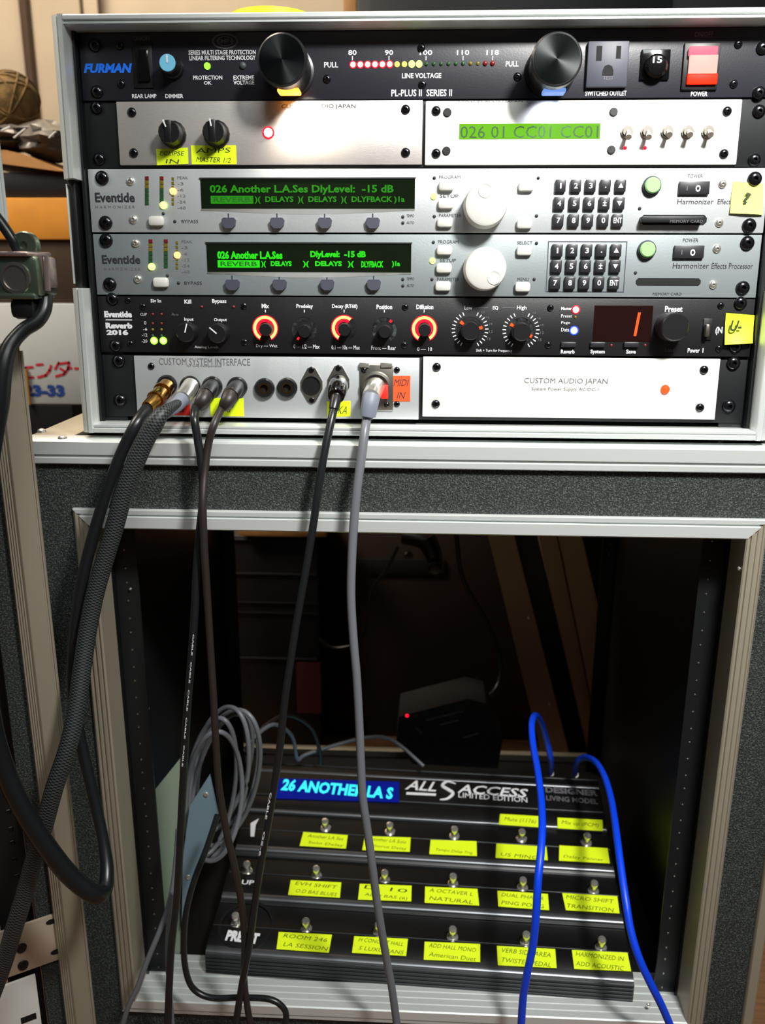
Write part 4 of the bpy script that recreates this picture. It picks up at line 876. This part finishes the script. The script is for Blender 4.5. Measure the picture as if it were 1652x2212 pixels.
# B: braided
Bc = cord_from('cable', 'thick braided-sleeve cable from the chrome plug, crossing to the bottom left',
  [Up(384, 872, 40)], [(352, 892, -58), (322, 935, -62), (296, 990, -64), (268, 1065, -66), (247, 1140, -68), (226, 1210, -70), (206, 1280, -73), (190, 1360, -78), (178, 1440, -86), (164, 1540, -98), (145, 1620, -108), (118, 1700, -116), (95, 1785, -120), (74, 1855, -121), (55, 1925, -123), (32, 2000, -128), (8, 2080, -130), (-25, 2170, -134), (-60, 2260, -136)],
  lambda t: 3.6+3.0*min(1, max(0, (t-0.03)*18)), 'braid', uvk=(16, 0.9), seg=20)
plug('plug', Bc, [Up(412, 833, 9), Up(404, 846, 20), Up(393, 862, 32)], lambda t: 6.2, 'chrome', 'chrome plug')
plug('plug_boot', Bc, [Up(393, 862, 32), Up(380, 876, 40), Up(360, 890, 48), Up(345, 898, 54)], lambda t: 5.6-1.4*t, 'plug_grey', 'grey strain relief')
# C and D: black right-angle plugs
C_ = cord_from('cable', 'thin black cable from the third jack, hanging straight down with white print', [Up(424, 878, 30)],
  [(420, 905, -44), (427, 950, -46), (436, 1010, -48), (438, 1080, -50), (431, 1150, -52), (425, 1230, -54), (420, 1330, -56), (413, 1430, -58), (404, 1540, -60), (397, 1660, -62), (391, 1780, -64), (386, 1880, -66), (380, 1960, -67), (371, 2040, -68), (366, 2120, -68), (361, 2240, -68)], 3.1, 'cable_black')
D_ = cord_from('cable', 'brownish black cable from the fourth jack, bending right over the foot controller', [Up(480, 880, 30)],
  [(463, 915, -44), (450, 960, -46), (442, 1020, -50), (438, 1090, -58), (441, 1180, -60), (447, 1280, -60), (453, 1380, -60), (460, 1490, -62), (466, 1600, -64), (473, 1700, -66), (488, 1790, -68), (506, 1870, -70), (521, 1950, -70), (528, 2030, -66), (527, 2110, -64), (535, 2180, -62), (548, 2250, -62)], 2.9, 'cable_dark')
for c, (px, py) in ((C_, (458, 835)), (D_, (512, 836))):
    plug('plug', c, [Up(px, py, 7), Up(px-6, py+8, 17), Up(px-14, py+20, 27)], lambda t: 6.0, 'knob')
    plug('plug_boot', c, [Up(px-12, py+14, 23), Up(px-20, py+30, 30), Up(px-30, py+46, 30)], lambda t: 6.2-2.4*t*t, 'cable_dark', 'rough dark strain relief')
# E: black round plug
E_ = cord_from('cable', 'long black cable from the round black plug, sweeping down and leftwards to the bottom', [Up(724, 868, 24)],
  [(716, 905, -34), (702, 970, -42), (690, 1040, -46), (680, 1110, -48), (669, 1180, -50), (657, 1250, -52), (641, 1340, -54), (627, 1430, -56), (614, 1520, -58), (605, 1610, -60), (592, 1700, -62), (577, 1790, -64), (561, 1880, -66), (548, 1970, -68), (537, 2050, -68), (522, 2130, -66), (505, 2240, -66)], 3.0, 'cable_black')
plug('plug', E_, [Up(731, 830, 5), Up(729, 842, 16), Up(726, 856, 24)], lambda t: 7.6-1.5*t*t, 'gloss_black'); plug('plug_boot', E_, [Up(727, 852, 21), Up(724, 868, 26), Up(720, 885, 30)], lambda t: 4.6-1.2*t, 'knob')
# F: grey cable
F_ = cord_from('cable', 'long grey cable from the silver connector, hanging down over the display', [Up(795, 890, 26)],
  [(788, 930, -38), (781, 985, -44), (772, 1050, -48), (765, 1120, -50), (760, 1200, -52), (758, 1290, -54), (763, 1380, -56), (770, 1460, -58), (775, 1550, -60), (779, 1640, -62), (783, 1720, -64), (793, 1790, -66), (804, 1870, -68), (813, 1940, -68), (824, 2010, -68), (836, 2080, -66), (847, 2140, -66), (862, 2250, -66)], 3.3, 'cable_grey')
plug('plug', F_, [Up(812, 834, 9), Up(806, 846, 20), Up(801, 858, 28)], lambda t: 7.0-0.4*t, 'chrome', 'chrome connector body')
plug('plug_boot', F_, [Up(802, 856, 28), Up(799, 872, 31), Up(795, 892, 32), Up(793, 905, 32)], lambda t: 6.6-0.9*t-(1.8 if t > 0.8 else 0), 'plug_grey', 'grey strain relief')
def mark(par, s_, x0, y0, x1, y1, yy, wmm):
    a, c = Y(x0, y0, yy), Y(x1, y1, yy); m_ = (a+c)/2; ln = (a-c).length; an = math.atan2(a.z-c.z, a.x-c.x)
    text(s_, m_.x-ln/2, m_.x+ln/2, m_.z-wmm/2, m_.z+wmm/2, yy, 'ink_white', par, 0.02, tilt=an)
mark(E_, 'CABLE', 574, 1770, 585, 1712, -68.5, 1.6); mark(E_, 'GS-6', 560, 1850, 571, 1796, -70, 1.5)
for i, y_ in enumerate((1370, 1430, 1490, 1550, 1610)): mark(C_, 'CABLE', 416-(y_-1370)*0.085+(-2), y_+46, 420-(y_-1370)*0.085-2, y_, -61.5-i, 1.1)
# blue cables
def bl(label, pts): return cable('cable', label, pts, 3.3, 'cable_blue')
bj = FB.w((Q(1190, 1670).x, bk+9, -6)); bh = FB.w((Q(1242, 1668).x, bk+9, -6))
def blue(label, end, pts):
    P = [end]+[Y(*p) for p in pts]; t = thing('cable', label, 'cable', W, tuple(end)); part('cord', B().tube(P, 3.3, 14, 6), 'cable_blue', t, smooth=60)
    d = (P[1]-P[0]).normalized(); part('plug', B().tube([P[0]-d*1, P[0]+d*9], 3.9, 12, 1), 'steel', t); return t
blue('bright blue cable looping high behind the foot controller, left of the other blue one', bj, [(1189, 1640, 205), (1180, 1600, 200), (1168, 1560, 180), (1155, 1545, 150), (1148, 1565, 125), (1151, 1610, 95), (1160, 1660, 60), (1168, 1720, 20), (1171, 1780, -15), (1168, 1840, -40), (1162, 1900, -55), (1158, 1970, -62), (1151, 2040, -64), (1137, 2110, -64), (1129, 2160, -62), (1124, 2250, -60)])
blue('bright blue cable arching over the right end of the foot controller', bh, [(1246, 1648, 206), (1262, 1636, 190), (1285, 1645, 160), (1304, 1675, 125), (1318, 1720, 85), (1327, 1770, 45), (1335, 1830, 10), (1343, 1890, -15), (1352, 1950, -35), (1362, 2010, -48), (1380, 2070, -58), (1405, 2125, -62), (1430, 2175, -62), (1462, 2250, -60)])
# thin grey cords near the coil
cable('cable', 'thin grey cord sweeping down left of the foot controller to the bottom edge', [(385, 1790, -30), (378, 1880, -38), (366, 1950, -46), (345, 2010, -54), (318, 2075, -60), (298, 2130, -64), (275, 2180, -66), (255, 2250, -66)], 2.3, 'cable_grey')
cable('cable', 'grey cord looping across the bottom sill in front of the foot controller', [(470, 1760, -10), (447, 1830, -22), (420, 1900, -34), (402, 1970, -40), (397, 2040, -44), (401, 2095, -48), (417, 2135, -50), (455, 2155, -52), (520, 2155, -54), (580, 2158, -58), (610, 2175, -60), (618, 2200, -62), (605, 2250, -62)], 2.7, 'cable_black')
cable('cable', 'thin grey cord beside the black cable at the bottom, left of the sill', [(372, 1930, -52), (363, 2000, -54), (361, 2080, -60), (368, 2150, -60), (376, 2250, -60)], 1.8, 'cable_grey')
# coil
CO = thing('coiled_cable', 'coil of thin grey cable hanging left of the foot controller display', 'cable', W, Y(480, 1690, 60))
for cx, cy, rx, ry, an, yy, ph in ((470, 1690, 62, 165, 10, 60, 0), (485, 1680, 70, 150, 14, 72, .4), (455, 1700, 52, 150, 8, 48, .9), (480, 1670, 52, 135, 18, 84, 1.3), (462, 1720, 60, 140, 4, 40, 2.0), (492, 1665, 62, 125, 12, 92, 2.6)):
    a_ = math.radians(an); pts = []
    for k in range(14):
        t = 2*math.pi*k/14+ph; x, y = rx*math.cos(t), ry*math.sin(t)
        pts.append(Y(cx+x*math.cos(a_)-y*math.sin(a_), cy+x*math.sin(a_)+y*math.cos(a_), yy+10*math.sin(2*t+ph)))
    part('cable_loop', B().tube(pts, 2.3, 10, 5, closed=True), 'cable_grey', CO, smooth=60)
part('cable_tail', B().tube([Y(530, 1620, 80), Y(570, 1570, 150), Y(620, 1545, 190), Y(670, 1570, 215), Y(690, 1620, 225), Y(692, 1650, 228)], 2.3, 10, 5), 'cable_dark', CO, smooth=60)
part('cable_tail', B().tube([Y(540, 1600, 80), Y(590, 1565, 150), Y(630, 1590, 200), Y(642, 1640, 220), Y(660, 1630, 225), Y(740, 1605, 240), Y(800, 1592, 250), Y(850, 1600, 245), Y(915, 1655, 228)], 2.2, 10, 5), 'cable_grey', CO, smooth=60)
# plates beside the coil
def slab(name, label, cat, pts, yy, th, m, bolts=()):
    P = [Y(x, y, yy) for x, y in pts]; t = thing(name, label, cat, W, tuple(P[-1]))
    part('sheet', B().prism([(p.x, p.z) for p in P], yy, yy+th), m, t)
    for x, y in bolts: q = Y(x, y, yy); part('sheet_screw', B().lathe(q, [(2.4, 0), (2, 1), (0, 1.6)], seg=12), 'chrome', t)
    return t
slab('metal_plate', 'pale green-grey metal plate standing at the left inside the lower case', 'metal plate', [(388, 1640), (388, 2060), (362, 2060), (327, 1716)], 30, 3, 'plate_green')
slab('metal_plate', 'bluish metal plate with screws behind the coil of grey cable', 'metal plate', [(452, 1675), (473, 1772), (462, 1800), (425, 1880), (392, 2005), (395, 1850), (410, 1740)], 24, 3, 'plate_blue', ((445, 1716), (406, 1894)))

# ------------------------------------------------------------------ things behind the lower case
def cbx(name, label, cat, px0, py0, px1, py1, yy, dp, m, part_name='body', bev=2, zfloor=None):
    p0, p1 = Y(px0, (py0+py1)/2, yy), Y(px1, (py0+py1)/2, yy); q0, q1 = Y((px0+px1)/2, py0, yy), Y((px0+px1)/2, py1, yy)
    z0 = q1.z if zfloor is None else zfloor
    t = thing(name, label, cat, W, ((p0.x+p1.x)/2, yy+dp/2, z0)); part(part_name, B().box(p0.x, p1.x, yy, yy+dp, z0, q0.z, bev), m, t); t['_'] = 0; del t['_']
    return t, (p0.x, p1.x, z0, q0.z)
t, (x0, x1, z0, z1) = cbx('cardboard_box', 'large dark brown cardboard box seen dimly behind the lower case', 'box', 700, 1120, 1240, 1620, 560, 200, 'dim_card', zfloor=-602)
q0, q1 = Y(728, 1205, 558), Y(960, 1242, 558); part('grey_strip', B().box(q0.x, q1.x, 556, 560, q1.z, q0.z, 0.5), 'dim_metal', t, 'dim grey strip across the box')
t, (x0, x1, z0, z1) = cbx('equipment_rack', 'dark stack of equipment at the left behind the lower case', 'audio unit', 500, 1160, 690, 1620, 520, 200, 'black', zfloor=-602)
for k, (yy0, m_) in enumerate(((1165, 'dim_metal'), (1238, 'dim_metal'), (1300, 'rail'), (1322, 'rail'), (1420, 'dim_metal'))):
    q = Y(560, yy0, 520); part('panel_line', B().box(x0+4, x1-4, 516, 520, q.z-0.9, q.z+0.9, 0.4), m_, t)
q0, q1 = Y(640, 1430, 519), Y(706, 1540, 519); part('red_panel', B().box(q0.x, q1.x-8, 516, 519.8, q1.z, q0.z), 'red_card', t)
t, _ = cbx('wooden_board', 'orange wooden board at the top of the opening, behind the rim', 'board', 515, 1140, 705, 1160, 500, 180, 'wood')
# leaning case lid with three aluminium edges
LD = thing('case_lid', 'leaning case lid with three brownish aluminium edges behind the lower case', 'case lid', W, Y(1250, 1600, 430))
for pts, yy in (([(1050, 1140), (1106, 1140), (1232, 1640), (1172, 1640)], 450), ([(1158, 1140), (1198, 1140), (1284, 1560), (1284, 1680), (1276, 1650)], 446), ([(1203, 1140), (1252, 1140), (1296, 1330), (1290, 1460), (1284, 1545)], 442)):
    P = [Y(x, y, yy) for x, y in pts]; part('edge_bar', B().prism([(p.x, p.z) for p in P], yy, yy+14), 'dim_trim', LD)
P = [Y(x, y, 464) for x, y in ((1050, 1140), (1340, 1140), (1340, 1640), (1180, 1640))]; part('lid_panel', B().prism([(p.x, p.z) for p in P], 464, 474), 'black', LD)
for x, y in ((1142, 1335), (1187, 1520), (1288, 1350)): q = Y(x, y, 442); part('edge_screw', B().lathe(q, [(2.6, 0), (2, 1.2), (0, 1.8)], seg=12), 'chrome', LD)
# clamp
CL = thing('clamp', 'dark metal clamp hanging under the top of the opening', 'clamp', W, Y(930, 1150, 420))
part('clamp_arm', B().tube([Y(870, 1160, 420), Y(905, 1168, 415), Y(935, 1185, 410)], 9, 12, 5), 'rail', CL); part('clamp_body', B().tube([Y(920, 1165, 415), Y(935, 1195, 410), Y(940, 1222, 410)], lambda t: 14-5*t, 14, 5), 'knob', CL)
q = Y(939, 1226, 396); part('clamp_knob', B().lathe(q, [(0, 0), (9, 0), (9, 5), (6, 8), (0, 9)], seg=16), 'dark_screw', CL); q = Y(882, 1200, 400); part('clamp_knob', B().lathe(q, [(0, 0), (6, 0), (5, 5), (0, 6)], seg=14), 'dark_screw', CL)
cable('cable', 'thin black cord hanging from the clamp behind the lower case', [(860, 1180, 430), (835, 1230, 430), (800, 1280, 430), (790, 1350, 430), (770, 1390, 430), (720, 1400, 430), (690, 1380, 430)], 2.4, 'cable_black')
cable('cable', 'black cord curving behind the lower case down to the power adapter', [(985, 1150, 425), (1000, 1250, 425), (1050, 1340, 420), (1080, 1420, 410), (1075, 1480, 390), (1040, 1520, 360)], 3.2, 'cable_black')
# power adapter on the floor of the case behind the board
AD = thing('power_adapter', 'black power adapter with a small red light behind the foot controller', 'power adapter', W, Y(960, 1620, 300))
P = [Y(x, y, 300) for x, y in ((862, 1548), (1010, 1510), (1050, 1520), (1085, 1600), (1075, 1660), (890, 1650), (856, 1600))]
part('adapter_body', B().prism([(p.x, p.z) for p in P], 300, 360), 'hole', AD)
for a, c in (((920, 1556), (1000, 1536)), ((950, 1566), (990, 1556)), ((1000, 1594), (1032, 1584)), ((898, 1572), (910, 1584))):
    part('molded_ridge', B().tube([Y(*a, 299.5), Y(*c, 299.5)], 1.0, 6, 1), 'ring_off', AD)
q = Y(879, 1546, 299); part('indicator_light', B().lathe(q, [(2.2, 0), (1.6, 1), (0, 1.4)], seg=10), 'led_red', AD, 'lit red light')
for k in range(2): fx(20+k*380, 60+k*380, 300, 340, ZL+9, ZL+9.4, 'rail', 'floor_pad')

# ------------------------------------------------------------------ things behind at the upper left
yS = 430
EC, (x0, x1, z0, z1) = cbx('equipment_case', 'black equipment case under the white box behind the rack', 'case', -260, 872, 171, 1200, yS, 330, 'black', zfloor=-602)
WBX, (x0, x1, zb, zt2) = cbx('white_box', 'white cardboard box with red Japanese letters and blue digits behind the rack at left', 'box', -200, 655, 173, 872, yS, 250, 'white_card', zfloor=z1)
def strokes(name, sts, wpx, m, par, yy):
    b = B()
    for st in sts:
        P = [Y(x, y, yy) for x, y in st]
        for a, c in zip(P, P[1:]):
            d = (c-a); d.y = 0
            if d.length < 0.01: continue
            d = d.normalized(); n_ = Vector((-d.z, 0, d.x))*wpx*0.26; e = d*wpx*0.18
            b.add([(a-e-n_)[:], (a-e+n_)[:], (c+e+n_)[:], (c+e-n_)[:]], [(0, 1, 2, 3)])
    for i, v in enumerate(b.v): b.v[i] = (v[0], yy, v[2])
    return part(name, b, m, par)
strokes('red_lettering', [[(40, 795), (70, 793)], [(55, 794), (55, 815)], [(36, 819), (72, 815)], [(79, 788), (92, 787)], [(82, 815), (98, 811), (107, 800), (110, 790)],
  [(127, 783), (119, 797)], [(126, 786), (149, 783), (146, 798), (138, 808), (121, 813)], [(130, 796), (141, 803)], [(146, 795), (154, 795)], [(162, 796), (176, 796)]], 6, 'ink_red', WBX, yS-0.6)
a = Y(40, 846, yS-0.6); c = Y(140, 846, yS-0.6); d_ = Y(100, 857, yS-0.6); e_ = Y(100, 831, yS-0.6)
text('23-33', Y(52, 846, yS).x, Y(140, 846, yS).x, d_.z, e_.z, yS-0.6, 'ink_navy', WBX, 0.06)
p = Y(54, 800, yS-2); q = Y(69, 890, yS-2); TB = thing('cardboard_strip', 'narrow tan cardboard strip standing in front of the white box', 'cardboard', W, (p.x, yS-4, z1)); part('strip', B().box(p.x, q.x, yS-5, yS-1, z1, Y(60, 797, yS-2).z), 'tan', TB)
BR, (x0, x1, zb, zt3) = cbx('cardboard_box', 'dark brown cardboard box on the white box, under the orange one', 'box', -200, 518, 176, 655, yS+8, 240, 'brown_card', zfloor=zt2)
OR_, (x0, x1, zb, zt4) = cbx('cardboard_box', 'orange cardboard box between the dark brown box and the shelf', 'box', -200, 427, 168, 518, yS+2, 240, 'orange_card', zfloor=zt3)
BK, (x0, x1, zb, zt5) = cbx('equipment_case', 'black case lying on the orange box under the wooden plank', 'case', -200, 372, 160, 427, yS+20, 220, 'black', zfloor=zt4)
# wooden plank, lower at its right end, seen from below
PK = thing('wooden_plank', 'wooden plank on the black case, carrying wrapped clutter', 'plank', W, (x0, yS+60, zt5))
P = [Y(x, y, yS) for x, y in ((-120, 316), (4, 322), (40, 330), (130, 372), (150, 392), (120, 388), (0, 352), (-120, 340))]
part('board', B().prism([(p.x, max(p.z, zt5+0.2)) for p in P], yS+10, yS+200), 'wood', PK)
# wrapped clutter
ztop = Y(10, 322, yS).z
def lump(name, label, cat, px, py, rx, ry, yy, m, seed, dep=60):
    c = Y(px, py, yy); k = (Y(px+100, py, yy)-c).length/100; rnd = random.Random(seed); b = B(); n, mm = 16, 10; vs = []
    for j in range(mm+1):
        ph = math.pi*j/mm
        for i in range(n):
            th = 2*math.pi*i/n; r = 1+rnd.uniform(-0.24, 0.24)
            vs.append((c.x+rx*k*math.sin(ph)*math.cos(th)*r, yy+dep*math.sin(ph)*math.sin(th)*r, c.z+ry*k*math.cos(ph)*(1+rnd.uniform(-.22, .22))))
    fs = [(j*n+i, j*n+(i+1) % n, (j+1)*n+(i+1) % n, (j+1)*n+i) for j in range(mm) for i in range(n)]
    t = thing(name, label, cat, W, (c.x, yy, c.z-ry*k)); part('wrapping', b.add(vs, fs), m, t, smooth=60); return t
lump('plastic_bag', 'crumpled clear plastic bag on the plank, left end', 'plastic bag', 16, 300, 66, 24, yS+70, 'clear_bag', 1)
lump('plastic_bag', 'crumpled clear plastic bag on the plank, beside the rack case', 'plastic bag', 104, 306, 60, 36, yS+80, 'clear_bag', 2)
for i, (a, c) in enumerate((((30, 298), (55, 278)), ((106, 298), (121, 284)), ((4, 282), (22, 274)))):
    part('shiny_fold', B().tube([Y(*a, yS+8), Y(*c, yS+8)], 1.2, 8, 1), 'white_plastic', [o for o in ABS if o.name.startswith('plastic_bag') and o.parent is None][0 if i != 1 else 1])
WK = thing('wicker_ball', 'round brown wicker ball on top of the plastic bags', 'wicker ball', W, Y(24, 262, yS+90))
c = Y(25, 216, yS+90); k = (Y(125, 205, yS+90)-c).length/100; b = B(); b.lathe((c.x, c.y, c.z-55*k), [(0, 0)]+[(55*k*math.sin(math.pi*j/14), 55*k*(1-math.cos(math.pi*j/14))) for j in range(1, 14)]+[(0, 110*k)], ax=(0, 0, 1), seg=28); part('ball', b, 'wicker', WK, smooth=60)
for j in range(9):
    ax_ = Vector((math.sin(j*1.3), math.cos(j*2.1), math.sin(j*0.7+1))).normalized(); e1 = ax_.orthogonal().normalized(); e2 = ax_.cross(e1)
    part('woven_strand', B().tube([Vector(c)+(e1*math.cos(2*math.pi*i/16)+e2*math.sin(2*math.pi*i/16))*55*k*1.01 for i in range(16)], 1.6, 6, 2, closed=True), 'wicker', WK)
# yellow rolls on the rack case
for label, px0, px1, py, yy in (('flat yellow disc lying on the rack case, above the left lamp tube', 478, 664, 12, 60), ('small yellow piece on the rack case top, near the left corner', 222, 272, 34, 12)):
    pc = Y((px0+px1)/2, py, yy); r = abs(Y(px1, py, yy).x-Y(px0, py, yy).x)/2
    t = thing('tape_roll', label, 'tape roll', W, (pc.x, yy+r*0.6, 273)); zt_ = pc.z; zb_ = FU.w((pc.x, yy+r, 273.4)).z
    part('roll', B().lathe((pc.x, yy+r, zb_), [(0, 0), (r, 0), (r, max(2, zt_-zb_)), (r*0.9, max(2.6, zt_-zb_+0.8)), (0, max(2.6, zt_-zb_+0.8))], ax=(0, 0, 1), seg=32), 'yellow_plastic', t)
# pipe and door edge on the back wall
for label, px, w_, m_ in (('thin brown post standing against the beige wall at the far left', 48, 7, 'brown_card'), ('pale wall pipe with dark edges above the corner of the rack case', 196, 26, 'wall')):
    t = thing('wall_post', label, 'post', W, (Y(px, 60, 1460).x, 1460, -600)); x = Y(px, 60, 1460).x; part('post', B().box(x-w_/2*0.9-5, x+w_/2*0.9+5, 1470, 1500, -602, 1400, 2), m_, t)
    if w_ > 10:
        for d in (-1, 1): part('edge_strip', B().box(x+d*20-3, x+d*20+3, 1464, 1471, -602, 1400, 1), 'brown_card', t)
t = thing('cabinet', 'black cabinet standing behind the rack at the upper right', 'cabinet', W, (Y(1200, 5, 900).x, 1000, -602))
x0 = Y(770, 8, 900).x; part('cabinet_body', B().box(x0, x0+1100, 900, 1300, -600, 700, 4), 'black', t); part('wooden_edge', B().box(x0-22, x0-0.5, 905, 1000, -600, 700, 2), 'wood', t, 'wooden edge strip')
part('cabinet_door', B().box(x0+20, x0+500, 894, 900, -580, 690, 2), 'rail', t)

# repeats share a group
for o in [o for o in ABS if o.parent is None]:
    n = o.name.split('.')[0]
    g = {'effects_processor': 'silver effects processors', 'rack_shelf': 'black rack shelves', 'plastic_bag': 'plastic bags on the plank', 'blank_panel': 'blank panels of the left case',
         'sticky_note': 'sticky notes on the rack', 'metal_plate': 'metal plates in the lower case', 'tape_roll': 'yellow rolls on the rack case'}.get(n)
    if n == 'cable': g = 'blue cables' if 'blue cable' in o['label'] else 'cables hanging in front of the rack' if 'plug' in o['label'] or 'jack' in o['label'] or 'connector,' in o['label'] else None
    if g: o['group'] = g
